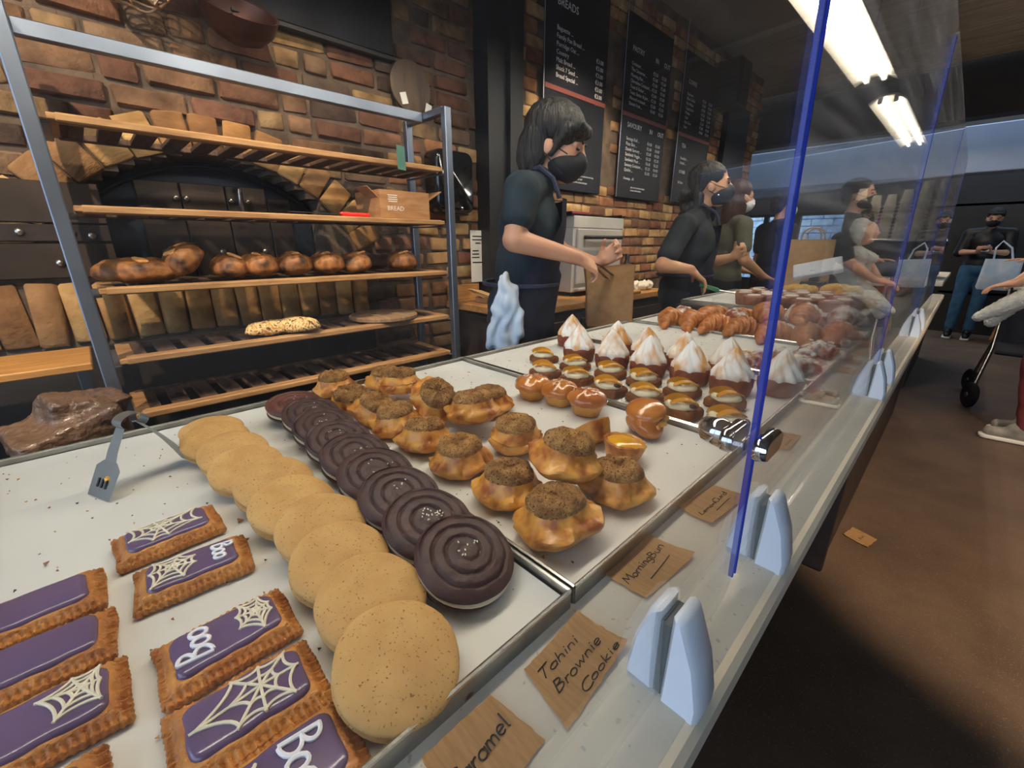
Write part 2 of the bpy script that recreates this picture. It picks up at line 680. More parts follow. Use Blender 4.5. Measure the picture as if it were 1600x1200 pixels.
def put_brick(me, y, z, dx=0.0, rx=0.0, parent=wall, sc=None):
    o = link('brick', me, parent, (WX - 0.012 + dx, y, z), (rx, rng.uniform(-0.015, 0.015), rng.uniform(-0.015, 0.015)), sc)
    return o


nb = 0
row = 0
z = 0.65
while z < 3.05:
    y = -0.62 + (0.11 if row % 2 else 0.0) + rng.uniform(-0.02, 0.02)
    while y < 1.78:
        head = rng.random() < 0.25
        l = 0.10 if head else 0.212
        yc = y + l / 2
        zc = z + rng.uniform(-0.004, 0.004)
        skip = False
        if -0.7 < yc < 1.05 and zc < 1.14:
            skip = True
        if -0.12 < yc < 1.0 and zc > 1.1 and zc < arch_z(max(-0.1, min(0.99, yc))) + 0.15:
            skip = True
        if yc < 0.08 and 1.1 < zc < 1.44:
            skip = True
        if 0.6 < yc < 1.3 and zc > 2.1:
            skip = True
        if zc > 2.75:
            skip = True
        if zc > 2.3 and yc < 0.6:
            skip = True
        if not skip:
            warm = yc > 1.3 and zc < 1.75
            put_brick((rng.choice(BWH if warm else BH) if head else rng.choice(BW if warm else BR)), yc, zc, rng.uniform(-0.006, 0.008), rng.uniform(-0.03, 0.03))
            nb += 1
        y += l + 0.017
    z += 0.083
    row += 1
# voussoirs of the oven arch
for k in range(15):
    a = R(152 - k * 124 / 14)
    rad = 0.62 + 0.075
    y, z = 0.45 + rad * math.cos(a), 0.945 + rad * math.sin(a)
    put_brick(BS[k % 4], y, z, 0.012, a - PI / 2, sc=(1, 1.35, 0.62))
    nb += 1
# soldier course below the oven mouth
y = -0.66
while y < 1.04:
    put_brick(rng.choice(BS), y, 0.995, rng.uniform(0, 0.012), rng.uniform(-0.04, 0.04), sc=(1, 1.12, 1))
    y += 0.088
    nb += 1

# bricks of the menu wall: the nearest visible ones singly, the rest joined
BOARDS = [(2.37, 3.03), (3.28, 3.97), (4.23, 4.9)]
cand = []
row = 0
z = 0.93
while z < 3.06:
    y = 2.14 + (0.105 if row % 2 else 0)
    while y < 6.25:
        head = rng.random() < 0.3
        l = 0.098 if head else 0.2
        yc = y + l / 2
        hid = any(a - 0.05 < yc - l / 2 and yc + l / 2 < b + 0.3 and 1.68 < z < 2.7 for a, b in BOARDS)
        if not hid:
            cand.append((yc, z, head))
        y += l + 0.013
    z += 0.079
    row += 1
cand.sort(key=lambda c: math.hypot(2.2, c[0], c[1] - 1.235) + (0.8 if c[1] > 2.4 else 0))
room_left = 300 - 60
wall_menu = struct('wall_menu', box('wall_menu', (0.012, 4.15, 3.08), mat=m_mortar, c=(WX - 0.002, 4.2, 1.55)))
for yc, z, head in cand[:290]:
    put_brick(rng.choice(BWH) if head else rng.choice(BW), yc, z + rng.uniform(-0.003, 0.003), rng.uniform(-0.003, 0.008), rng.uniform(-0.015, 0.015), parent=wall_menu)
bm = bmesh.new()
for yc, z, head in cand[290:]:
    bm_box(bm, (WX - 0.01 + rng.uniform(-0.003, 0.006), yc, z), (0.05, 0.098 if head else 0.2, 0.066), bevel=0.006)
st = link('brick_courses', finish(bm, 'brick_courses', m_brick_stuff), wall_menu)
st['kind'] = 'stuff'

# dark panel colouring in the shaded void under the oven
struct('trim_5', box('void_panel', (0.06, 1.75, 0.87), mat=M('dark_void', '#1d1a19', '#2a2422', scale=6, rough=0.9), c=(WX + 0.01, 0.18, 0.435)))

# oven front: thing with plates, door and bolts
oven = thing('brick_oven_front', 'black iron oven door with bolted plates set in the brick arch behind the bread rack', 'oven', (WX, 0.46, 1.1))


def in_oven(name, me, loc, rot=(0, 0, 0), mat=None):
    return link(name, me, oven, (loc[0] - WX, loc[1] - 0.46, loc[2] - 1.1), rot, mat=mat)


pl = [(y, arch_z(y) - 0.015) for y in [0.07 + 0.78 * k / 18 for k in range(19)]]
outl = [(0.07, 1.1), (0.85, 1.1)] + pl[::-1]
bm = bmesh.new()
f = [bm.verts.new((0, p[0] - 0.46, p[1] - 1.1)) for p in outl]
b2 = [bm.verts.new((-0.02, p[0] - 0.46, p[1] - 1.1)) for p in outl]
bm.faces.new(f)
bm.faces.new(b2[::-1])
for i in range(len(f)):
    j = (i + 1) % len(f)
    bm.faces.new((f[i], b2[i], b2[j], f[j]))
bmesh.ops.recalc_face_normals(bm, faces=bm.faces)
link('door_plate', finish(bm, 'door_plate', m_door_blue, False), oven, (-0.12, 0, 0))
for y0, y1, z1 in ((0.2, 0.34, 0.37), (0.345, 0.5, 0.37), (0.505, 0.66, 0.37), (0.665, 0.76, 0.33)):
    in_oven('plate', box('plate', (0.012, y1 - y0, z1), 0.003, m_iron), (WX - 0.108, (y0 + y1) / 2, 1.1 + z1 / 2))
in_oven('handle', tubes('handle', [([(0, 0, 0), (0.05, 0, 0.01), (0.05, 0, 0.09), (0.0, 0, 0.1)], 0.011)], m_steel, 8), (WX - 0.1, 0.545, 1.36))
in_oven('iron_band', tubes('iron_band', [([(0, 0.45 + 0.585 * math.cos(R(a)), 0.945 + 0.585 * math.sin(R(a))) for a in range(40, 141, 5)], 0.008)], m_black_metal, 6), (WX - 0.1, 0, 0))
bolt = lathe('bolt', [(0.012, -0.002), (0.012, 0.003), (0.009, 0.007), (0.004, 0.009)], 12, m_bolt)
for y, z in ((0.325, 1.41), (0.36, 1.41), (0.52, 1.41), (0.585, 1.41), (0.25, 1.2), (0.45, 1.2), (0.62, 1.2)):
    in_oven('bolt', bolt, (WX - 0.1, y, z), (0, PI / 2, 0))
# big bolted iron plates left of the oven
ipl = thing('iron_wall_plate', 'brown iron plates with round bolts on the wall left of the oven', 'plate', (WX, -0.28, 1.12))
for z0, h, dx in ((0.0, 0.115, 0.0), (0.12, 0.055, 0.008), (0.18, 0.13, 0.0)):
    link('plate', box('plate', (0.02, 0.74, h), 0.003, m_iron), ipl, (0.02 + dx, 0, z0 + h / 2))
for y, z in ((-0.1, 0.15), (0.02, 0.15), (0.15, 0.15), (0.27, 0.15), (0.08, 0.25), (-0.15, 0.25), (0.32, 0.14), (0.05, 0.05), (0.22, 0.05)):
    link('bolt', bolt, ipl, (0.039 if 0.12 < z < 0.18 else 0.031, y, z), (0, PI / 2, 0))

# dark extractor hood above
hood = thing('extractor_hood', 'black sheet metal hood on the wall above the bread rack', 'hood', (WX, 0.95, 2.09))
link('panel', box('panel', (0.05, 0.69, 1.0), 0.004, m_black_metal), hood, (0.02, 0, 0.5))
link('lower_flange', box('lower_flange', (0.06, 0.69, 0.02), 0.003, m_black), hood, (0.025, 0, -0.012))
# black steel column
struct('trim_6', boxes('steel_column', [((WX + 0.07, 1.96, 1.55), (0.12, 0.28, 3.1)), ((WX + 0.14, 1.99, 1.55), (0.04, 0.05, 3.1))], m_black))

# ---- end wall, windows added in place of ones mirrored in the screens
lst = [((-0.1, 8.95, 0.29), (7, 0.14, 0.58)), ((-0.1, 8.95, 2.41), (7, 0.14, 1.38)), ((1.35, 8.95, 1.15), (3.8, 0.14, 1.2)), ((-3.35, 8.95, 1.15), (0.5, 0.14, 1.2))]
struct('wall_end', boxes('wall_end', lst, m_plaster_dark))
struct('wall_left_return', box('wall_left_return', (1.3, 0.12, 3.1), mat=m_plaster_dark, c=(-2.85, 6.3, 1.55)))
struct('wall_left_far', box('wall_left_far', (0.1, 2.7, 3.1), mat=m_plaster_dark, c=(-3.5, 7.6, 1.55)))
m_pane = glass_mat('window_glass', 0.0, 0.0)
for i, (x0, x1) in enumerate(((-3.1, -2.7), (-2.64, -2.22), (-2.14, -1.38), (-1.3, -0.95), (-0.9, -0.58))):
    w = struct('window_%d' % (i + 1), boxes('window_frame', [((x0 - 0.02, 8.95, 1.15), (0.05, 0.1, 1.16)), ((x1 + 0.02, 8.95, 1.15), (0.05, 0.1, 1.16)),
                                                             (((x0 + x1) / 2, 8.95, 0.6), (x1 - x0, 0.1, 0.05)), (((x0 + x1) / 2, 8.95, 1.7), (x1 - x0, 0.1, 0.05))], m_black))
    link('pane', box('pane', (x1 - x0, 0.006, 1.1), mat=m_pane), w, ((x0 + x1) / 2, 8.95, 1.15))

# ---- unseen street side wall, closed solid to keep reflections off the screens
struct('wall_street', box('wall_street', (0.1, 11.6, 3.2), mat=m_plaster_dark, c=(3.3, 3.2, 1.55)))

# ---- outside the end windows: stand-ins for the street mirrored in the screens
m_bluebrick = M('daylight_blue_brick', '#ffffff', '#c9ced6', scale=8, rough=0.9, island=('island', ['#d3e9fb', '#c2def7', '#e2f1fd', '#b4d5f3', '#d8ecfb']))  # blue of the daylight is put into the brick and joint colours
out = thing('house_wall_standin', 'pale blue brick house wall standing in for a reflection, outside the end windows', 'building', (-1.8, 10.9, 0))
link('render_coat', box('render_coat', (4.4, 0.2, 3.4), mat=M('daylight_blue_joint', '#8fb4dc', rough=0.9)), out, (0, 0.12, 1.7))
bm = bmesh.new()
for r_ in range(22):
    x = -2.1 + (0.18 if r_ % 2 else 0)
    while x < 2.1:
        bm_box(bm, (x, 0.0, 0.15 + r_ * 0.135), (0.36, 0.06, 0.12))
        x += 0.375
c_ = link('brickwork', finish(bm, 'brickwork', m_bluebrick, False), out)
c_['kind'] = 'stuff'
rail = thing('railing_standin', 'black metal railing standing in for a reflection, outside the end windows', 'railing', (-1.9, 10.2, 0))
bar = tubes('bar', [([(0, 0, 0), (0, 0, 0.98)], 0.008)], m_black, 5)
for k in range(26):
    link('bar', bar, rail, (-1.25 + k * 0.1, 0, 0))
for z in (0.12, 0.6, 0.97):
    link('rail', box('rail', (2.6, 0.02, 0.02), mat=m_black), rail, (0, 0, z))
pk = thing('pink_board_standin', 'bright pink shop board standing in for a reflection, outside the end window', 'sign', (-1.32, 9.9, 0))
link('board', box('board', (0.62, 0.04, 1.15), 0.003, M('pink_paint', '#f07ac0', '#e86bb4', scale=3, rough=0.5)), pk, (0, 0, 1.2))
for x in (-0.28, 0.28):
    link('post', box('post', (0.05, 0.05, 1.6), mat=m_black), pk, (x, 0.045, 0.8))
struct('ground_outside', box('ground_outside', (14, 20, 0.1), mat=M('pavement', '#8d8f92', '#7c7e82', scale=3, rough=0.9), c=(0, 19.2, -0.07)))
struct('ground_street', box('ground_street', (8, 14, 0.1), mat=MATS['pavement'], c=(0, -9.6, -0.07)))

# ---- twin tube lamps over the counter
m_tube = M('lamp_tube', '#ffffff', emit=('#fff3e2', 34.0))
m_white = M('white_enamel', '#b9b4a6', rough=0.4)


def batten(y, label):
    t = thing('tube_lamp', label, 'lamp', (-0.74, y, 2.36), group='twin tube lamps hung over the counter')
    bm = bmesh.new()
    pr_ = [(-0.12, -0.045), (-0.045, 0.0), (0.045, 0.0), (0.12, -0.045), (0.12, -0.035), (0.05, 0.012), (-0.05, 0.012), (-0.12, -0.035)]
    A = [bm.verts.new((p[0], -1.2, p[1])) for p in pr_]
    B = [bm.verts.new((p[0], 1.2, p[1])) for p in pr_]
    for i in range(8):
        j = (i + 1) % 8
        bm.faces.new((A[i], A[j], B[j], B[i]))
    bm.faces.new(A)
    bm.faces.new(B[::-1])
    bmesh.ops.recalc_face_normals(bm, faces=bm.faces)
    link('reflector', finish(bm, 'reflector', m_white, False), t)
    for s in (-1, 1):
        link('tube', tubes('tube', [([(0, -1.14, 0), (0, 1.14, 0)], 0.012)], m_tube, 10), t, (s * 0.05, 0, -0.034))
        for e in (-1, 1):
            link('end_cap', box('end_cap', (0.03, 0.03, 0.045), 0.004, m_white), t, (s * 0.05, e * 1.165, -0.024))
    for e in (-0.8, 0.8):
        link('hanger', tubes('hanger', [([(0, 0, 0), (0, 0, 0.73)], 0.004)], m_black, 5), t, (0, e, 0.01))
    return t


batten(0.62, 'twin tube lamp over the near trays, above the top of the picture')
batten(3.13, 'long white twin tube lamp cut by the blue glass edge')
batten(6.12, 'short looking twin tube lamp farther down, right of the longer one')

# spot housings
for i, (a, b, p, an) in enumerate(SPOTS):
    d = (Vector(b) - Vector(a)).normalized()
    t = thing('track_spot', 'black ceiling spotlight ' + ['aimed at the left of the bread rack', 'aimed at the right of the bread rack', 'aimed at the brick wall under the menu boards', 'over the customers\' floor', 'near the last menu board'][i], 'spotlight', a, group='ceiling spotlights')
    q = d.to_track_quat('-Z', 'Y').to_euler()
    link('can', lathe('can', [(0.045, 0.02), (0.047, 0.16), (0.03, 0.18)], 16, m_black, close_bot=False), t, (0, 0, 0), q)
    link('stem', tubes('stem', [([(0, 0, 0.03), (0, 0, 0.235)], 0.01)], m_black, 6), t, tuple(-d * 0.12))

# ================================================================ counter, screens, trays
m_counter = M('pale_worktop', '#c8c3b6', '#bcb7aa', scale=5, rough=0.45, bump=0.08, bscale=150, speck=('#a6a298', 160, 0.7))
m_edge = M('worktop_edge', '#d9d0bd', '#cfc5b0', scale=8, rough=0.45)
m_panel = M('dark_brown_panel', '#3a2f2b', '#2f2724', scale=3, rough=0.5, stretch=(1, 1, 8))
m_tray = M('tray_metal', '#a9a7a2', '#7f7a72', scale=25, fac=(0.45, 0.8), rough=0.35, metal=1, speck=('#6d4d33', 40, 0.72))
m_rim = M('tray_rim', '#cfcdc8', rough=0.25, metal=1)
m_paper = M('parchment', '#dfe0dc', '#d2d2cd', scale=4, rough=0.6, bump=0.1, bscale=12)
m_kraft = M('kraft_paper', '#d3ab7a', '#c49b69', scale=30, rough=0.8, stretch=(1, 12, 1), bump=0.1)
m_ink = M('black_ink', '#1c1a1a', rough=0.6)

ct = thing('service_counter', 'long pale topped counter carrying the pastry trays', 'counter', (-0.53, 1.6, 0))
bm = bmesh.new()
bm_box(bm, (0.0, 0, 0.885), (0.93, 5.2, 0.03), bevel=0.004)
link('worktop', finish(bm, 'worktop', m_counter), ct)
link('edge_highlight', box('edge_highlight', (0.018, 5.2, 0.034), 0.005, m_edge), ct, (0.464, 0, 0.882))  # paler colour paints the highlight along the worktop edge
link('front_panel', box('front_panel', (0.03, 2.34, 0.86), 0.003, m_panel), ct, (0.38, 1.42, 0.435))
link('inner_panel', box('inner_panel', (0.03, 2.8, 0.86), 0.003, m_black), ct, (-0.05, -1.17, 0.435))
link('side_panel', box('side_panel', (0.55, 0.035, 0.86), 0.003, m_panel), ct, (0.13, 0.235, 0.435))
link('side_panel', box('side_panel', (0.55, 0.035, 0.86), 0.003, m_panel), ct, (0.13, -2.55, 0.435))
link('back_panel', box('back_panel', (0.03, 5.1, 0.86), 0.003, m_panel), ct, (-0.42, 0, 0.435))
link('under_rail', box('under_rail', (0.04, 5.1, 0.05), 0.003, m_panel), ct, (0.41, 0, 0.842))
# the counter beyond, slightly higher
c2 = thing('till_counter', 'darker far counter under the paper cups', 'counter', (-0.72, 5.8, 0))
link('worktop', box('worktop', (1.25, 1.7, 0.04), 0.004, m_edge), c2, (0, 0, 0.92))
link('front_panel', box('front_panel', (1.15, 1.6, 0.9), 0.003, m_panel), c2, (0, 0, 0.45))

# ---- screens
m_screen = glass_mat('acrylic_screen', 0.006, 0.03)
m_screen2 = glass_mat('acrylic_screen_streaky', 0.03, 0.2, noise_scale=2.2)
m_glassedge = M('refraction_blue', '#2b3fae', '#3d52c4', scale=5, rough=0.25)
SCR = [(-0.66, 0.392, 'nearest clear screen with the long blue upright edge'), (0.402, 1.28, 'clear screen just past the long blue edge and chrome clip'),
       (1.29, 2.27, 'third clear screen along the counter'), (2.28, 3.26, 'farthest clear screen at the counter end')]
for i, (y0, y1, lab) in enumerate(SCR):
    t = thing('counter_screen', lab, 'screen', (-0.093, (y0 + y1) / 2, 0.905), (0, R(-1.6), 0), group='clear screens along the counter front')
    hh = 0.72
    w = y1 - y0
    ol = rrect(w, hh, 0.03, 5)
    me = slab('pane', ol, [(0, -0.0022), (0, 0.0022)], m_screen if i == 0 else m_screen2)
    link('pane', me, t, (0, 0, hh / 2), (0, PI / 2, PI / 2 * 0), scale=None)
    pane = t.children[0]
    pane.rotation_euler = (PI / 2, 0, PI / 2)
    # opaque blue strips paint the refracted blue of both upright cut edges
    for s in (-1, 1):
        eh = hh - 0.03
        link('cut_edge', box('cut_edge', (0.0048, 0.0028, eh), 0.0008, m_glassedge), t, (0, s * (w / 2 + 0.0012), hh / 2))

# ---- white screen clamps
m_clamp = M('white_plastic', '#dfe6f2', '#d6deec', scale=5, rough=0.32)
m_rubber = M('grey_rubber', '#5a5e5e', rough=0.8)
half = [(0.0025, -0.004), (0.013, -0.018), (0.016, -0.066), (0.024, -0.058), (0.0315, -0.02), (0.0325, 0.012), (0.026, 0.045), (0.0135, 0.078), (0.0085, 0.082), (0.0045, 0.08), (0.0035, 0.03)]
half_in = [(-0.0025, 0.002), (-0.0035, 0.03), (-0.0045, 0.078), (-0.0085, 0.08), (-0.0135, 0.076), (-0.0225, 0.045), (-0.027, 0.012), (-0.026, 0.002)]
half = half[::-1] if False else half


def ccw(p):
    ar = sum(p[i][0] * p[(i + 1) % len(p)][1] - p[(i + 1) % len(p)][0] * p[i][1] for i in range(len(p)))
    return p if ar > 0 else p[::-1]


LV_ = [(0.003, -0.017), (0.0, -0.013), (0.0, 0.013), (0.003, 0.017)]
cl_out = slab('outer_jaw', ccw(half), LV_, m_clamp)
cl_in = slab('inner_jaw', ccw(half_in), LV_, m_clamp)
cl_gap = box('rubber_pad', (0.0085, 0.028, 0.07), 0.001, m_rubber)
CL = [(0.262, 'white clamp nearest the camera on the counter edge'), (0.475, 'white clamp just past the blue screen edge'), (1.24, 'white clamp before the second screen joint'),
      (1.40, 'white clamp right behind another past the second screen joint'), (2.2, 'first of two distant clamps on the counter edge'), (2.42, 'farthest white clamp on the counter edge')]
for y, lab in CL:
    t = thing('screen_clamp', lab, 'clamp', (-0.0935, y, 0.9), group='white screen clamps')
    link('outer_jaw', cl_out, t, (0, 0, 0.0), (PI / 2, 0, 0))
    link('inner_jaw', cl_in, t, (0, 0, 0.0), (PI / 2, 0, 0))
    link('rubber_pad', cl_gap, t, (0, 0, 0.036))

# ---- chrome clip on the screen joint
m_chrome = M('chrome', '#d6d8dc', rough=0.06, metal=1)
t = thing('screen_clip', 'chrome clip joining the two nearest screens', 'clip', (-0.0995, 0.398, 1.066))
link('plate', slab('plate', rrect(0.05, 0.022, 0.0105, 6), [(0.001, -0.005), (0, -0.003), (0, 0.003), (0.002, 0.006)], m_chrome), t, (0.013, 0.0, 0), (PI / 2, 0, PI / 2))
link('back_plate', slab('back_plate', rrect(0.05, 0.022, 0.0105, 6), [(0.001, -0.005), (0, -0.003), (0, 0.003), (0.002, 0.006)], m_chrome), t, (-0.015, 0.0, 0), (PI / 2, 0, PI / 2))
link('knob', lathe('knob', [(0.012, 0), (0.014, 0.008), (0.012, 0.022), (0.006, 0.027)], 20, m_chrome), t, (-0.018, -0.003, 0), (0, -PI / 2, 0))

# ---- baking trays
TX0, TX1 = -0.957, -0.193


def tray(y0, y1, label, paper_label, z=0.9, x0=TX0, x1=TX1, sag=0.0):
    w, d = x1 - x0, y1 - y0
    t = thing('baking_tray', label, 'tray', ((x0 + x1) / 2, (y0 + y1) / 2, z), group='baking trays on the counter')
    h = 0.02
    pan = [((0, 0, 0.001), (w, d, 0.002)), ((-w / 2, 0, h / 2), (0.003, d, h)), ((w / 2, 0, h / 2), (0.003, d, h)), ((0, -d / 2, h / 2), (w, 0.003, h)), ((0, d / 2, h / 2), (w, 0.003, h))]
    link('pan', boxes('pan', pan, m_tray), t)
    pts = [(-w / 2, -d / 2, h), (w / 2, -d / 2, h), (w / 2, d / 2, h), (-w / 2, d / 2, h)]
    link('rim', tubes('rim', [([pts[i], pts[(i + 1) % 4]], 0.0022) for i in range(4)], m_rim, 6), t)
    # paper
    bm = bmesh.new()
    nx, ny = 44, 28
    s = rng.random() * 30
    vs = {}
    for i in range(nx + 1):
        for j in range(ny + 1):
            u, v = i / nx, j / ny
            x = (u - 0.5) * (w - 0.008)
            y = (v - 0.5) * (d - 0.008)
            e = min(u, 1 - u, v * 0.6, (1 - v) * 0.6)
            zz = 0.0034 + 0.0016 * noise.noise((x * 9, y * 9, s)) + max(0, 0.022 - e) * 0.35
            vs[i, j] = bm.verts.new((x, y, zz))
    for i in range(nx):
        for j in range(ny):
            bm.faces.new((vs[i, j], vs[i + 1, j], vs[i + 1, j + 1], vs[i, j + 1]))
    p = link('parchment_sheet', finish(bm, 'parchment_sheet', m_paper), None, ((x0 + x1) / 2, (y0 + y1) / 2, z))
    tag(p, paper_label, 'paper', 'parchment sheets in the trays')
    # flakes
    bm = bmesh.new()
    for _ in range(170):
        x = rng.uniform(-w / 2 + 0.02, w / 2 - 0.02)
        y = rng.uniform(-d / 2 + 0.02, d / 2 - 0.02)
        r_ = rng.uniform(0.0006, 0.0018) * (2.4 if rng.random() < 0.1 else 1)
        a = rng.random() * 6
        vv = [bm.verts.new((x + r_ * math.cos(a + k * 2.1) * (1 + (k % 2)), y + r_ * math.sin(a + k * 2.1), 0.0062 + rng.random() * 0.001)) for k in range(3)]
        f0 = bm.faces.new(vv)
    for f0 in list(bm.faces):
        r0 = bmesh.ops.extrude_face_region(bm, geom=[f0])
        bmesh.ops.translate(bm, vec=(0, 0, -0.0008), verts=[g for g in r0['geom'] if isinstance(g, bmesh.types.BMVert)])
    bmesh.ops.recalc_face_normals(bm, faces=bm.faces)
    cme = finish(bm, 'pastry_crumbs', M('crumb', '#a9713c', rough=0.8, island=('island', ['#a9713c', '#6b4526', '#c99a5e', '#3c2a1e', '#8f5a30'])), False)
    c = link('pastry_crumbs', cme, None, ((x0 + x1) / 2, (y0 + y1) / 2, z))
    tag(c, 'loose brown pastry crumbs on the ' + paper_label.split(' ', 1)[1] if False else 'brown crumbs scattered over ' + paper_label, 'crumbs', kind='stuff')
    return t


tray(-0.195, 0.264, 'nearest baking tray, with purple iced pastries and cookies', 'white parchment under the purple iced pastries and cookies')
tray(0.271, 0.728, 'second baking tray, with sugared buns and custard tarts', 'white parchment under the sugared buns')
tray(0.735, 1.192, 'third baking tray, with fruit topped cakes and meringue tarts', 'white parchment under the meringue tarts')
tray(1.199, 1.645, 'fourth baking tray, nearly empty, with almond croissants at its front', 'white parchment in the nearly empty fourth tray')
tray(1.652, 2.108, 'fifth baking tray, heaped with croissants', 'white parchment under the heap of croissants')
ZP = 0.9045   # top of the paper

# ================================================================ pastries
m_crust = M('crust', '#d9984c', '#a35c26', scale=28, fac=(0.35, 0.75), rough=0.5, bump=0.9, bscale=190, rnd=0.1, coat=0.2, detail=6)
m_icing = M('purple_icing', '#705d82', '#655374', scale=14, rough=0.22, coat=0.3)
m_line = M('white_icing', '#e6ddc6', rough=0.4)
m_boo = M('bright_white_icing', '#f4f4fa', rough=0.35)
HX, HY = 0.0335, 0.0485


def crust_mesh(seed):
    bm = bmesh.new()
    nx, ny = 58, 84
    r = random.Random(seed)
    s = r.random() * 40
    hx, hy = HX, HY
    top = {}
    for i in range(nx + 1):
        for j in range(ny + 1):
            x = (i / nx * 2 - 1) * hx
            y = (j / ny * 2 - 1) * hy
            dx, dy = hx - abs(x), hy - abs(y)
            d = min(dx, dy)
            along = y if dx < dy else x
            k = min(1, max(0, (d - 0.0035) / 0.006))
            k = k * k * (3 - 2 * k)
            crimp = 0.0016 * math.sin(along * 2 * PI / 0.0052) * (1 - k)
            zz = 0.0075 + 0.0065 * k + crimp + 0.0012 * noise.noise((x * 90, y * 90, s)) + 0.0025 * noise.noise((x * 18, y * 18, s)) * k
            jx = 0.002 * noise.noise((y * 40, s, 1)) * (abs(x) / hx) ** 4 + 0.0008 * math.sin(y * 2 * PI / 0.0052) * (abs(x) / hx) ** 8
            jy = 0.002 * noise.noise((x * 40, s, 5)) * (abs(y) / hy) ** 4 + 0.0008 * math.sin(x * 2 * PI / 0.0052) * (abs(y) / hy) ** 8
            top[i, j] = bm.verts.new((x + jx, y + jy, zz))
    for i in range(nx):
        for j in range(ny):
            bm.faces.new((top[i, j], top[i + 1, j], top[i + 1, j + 1], top[i, j + 1]))
    per = [top[i, 0] for i in range(nx)] + [top[nx, j] for j in range(ny)] + [top[i, ny] for i in range(nx, 0, -1)] + [top[0, j] for j in range(ny, 0, -1)]
    prev = per
    for zz, sc in ((0.6, 1.015), (0.3, 0.995), (0.0, 0.97)):
        cur = [bm.verts.new((v.co.x * sc, v.co.y * sc, v.co.z * zz)) for v in per]
        n = len(per)
        for k in range(n):
            bm.faces.new((prev[k], cur[k], cur[(k + 1) % n], prev[(k + 1) % n]))
        prev = cur
    bm.faces.new(prev[::-1])
    bmesh.ops.recalc_face_normals(bm, faces=bm.faces)
    return finish(bm, 'pastry_crust', m_crust)


CR = [crust_mesh(s) for s in range(4)]
ICE = []
for s in range(3):
    rr = random.Random(s + 5)
    ol = rrect(0.046, 0.076, 0.008, 4, 0.0018, rr)
    ICE.append(slab('icing', ol, [(0, 0.0105), (-0.0003, 0.013), (0.0002, 0.0152), (0.0018, 0.0168), (0.0035, 0.0174), (0.0055, 0.0177)], m_icing))


def web_lines(cx, cy, x0, x1, y0, y1, n=7, rings=3, a0=0, seed=0):
    r = random.Random(seed)
    ends = []
    for k in range(n):
        a = a0 + 2 * PI * k / n + r.uniform(-0.15, 0.15)
        dx, dy = math.cos(a), math.sin(a)
        t = 1e9
        if dx > 1e-6:
            t = min(t, (x1 - cx) / dx)
        if dx < -1e-6:
            t = min(t, (x0 - cx) / dx)
        if dy > 1e-6:
            t = min(t, (y1 - cy) / dy)
        if dy < -1e-6:
            t = min(t, (y0 - cy) / dy)
        ends.append((cx + dx * t, cy + dy * t))
    ls = [[(cx, cy), e] for e in ends]
    for q in range(1, rings + 1):
        f0 = q / rings * 0.92
        for k in range(n):
            a, b = ends[k], ends[(k + 1) % n]
            p = (cx + (a[0] - cx) * f0, cy + (a[1] - cy) * f0)
            s_ = (cx + (b[0] - cx) * f0, cy + (b[1] - cy) * f0)
            if (p[0] - s_[0]) ** 2 + (p[1] - s_[1]) ** 2 > 0.0035:
                continue
            mid = ((p[0] + s_[0]) / 2 * 0.72 + cx * 0.28, (p[1] + s_[1]) / 2 * 0.72 + cy * 0.28)
            pts = []
            for w in range(7):
                u = w / 6
                pts.append(((1 - u) ** 2 * p[0] + 2 * u * (1 - u) * mid[0] + u * u * s_[0], (1 - u) ** 2 * p[1] + 2 * u * (1 - u) * mid[1] + u * u * s_[1]))
            ls.append(pts)
    return ls


def pastry(x, y, label, web=None, boo=None, k=0, rz=0.0):
    t = thing('iced_pastry', label, 'pastry', (x, y, ZP), (0, 0, rz), group='purple iced pastries')
    link('crust', CR[k % 4], t)
    ic = link('icing', ICE[k % 3], t)
    if web:
        ls = web_lines(*web)
        link('icing_web', tubes('icing_web', [([(p[0], p[1], 0.0183) for p in l], 0.0012) for l in ls], m_line, 6), ic)
    if boo:
        bx, by, ba, bs = boo
        st, w = pen_strokes('Boo', bs, 0.1, 0.02)
        ca, sa = math.cos(ba), math.sin(ba)
        ls = []
        for l in st:
            ls.append([(bx + (p[0] - w / 2) * ca - (p[1] - bs * 0.35) * sa, by + (p[0] - w / 2) * sa + (p[1] - bs * 0.35) * ca, 0.0187) for p in l])
        link('icing_word', tubes('icing_word', [(l, 0.0017) for l in ls], m_boo, 6), ic)


IX, IY = 0.0205, 0.0355
pastry(-0.578, 0.002, 'purple iced pastry with a web over its whole top, farthest in the right column', (-0.005, -0.006, -IX, IX, -IY, IY * 0.9, 8, 3, 0.3, 1), None, 0, R(3))
pastry(-0.488, 0.012, 'purple iced pastry with Boo at right and web at left, second in its column', (-0.004, -0.016, -IX, IX, -IY, 0.004, 7, 3, 0.2, 2), (0.0, 0.025, 0, 0.019), 1, R(-3))
pastry(-0.368, 0.018, 'purple iced pastry lettered Boo on the left, third in the right column', (-0.004, 0.024, -IX, IX, 0.008, IY, 7, 3, 0.1, 3), (0.0, -0.02, PI, 0.024), 2, R(1))
pastry(-0.292, 0.016, 'purple iced pastry with one large open web, beside the front tan cookie', (-0.003, 0.009, -IX, IX, -IY, IY, 8, 2, 0.0, 4), None, 3, R(-1))
pastry(-0.2245, 0.016, 'purple iced pastry with big Boo lettering by the tray edge', (0.004, -0.024, -IX, IX, -IY, -0.008, 6, 2, 0.3, 5), (0.0, 0.014, 0, 0.026), 0, 0)
pastry(-0.526, -0.105, 'plain purple iced pastry, farthest in the left column', None, None, 1, R(2))
pastry(-0.453, -0.1, 'plain purple iced pastry, second in the left column', None, None, 2, R(-1))
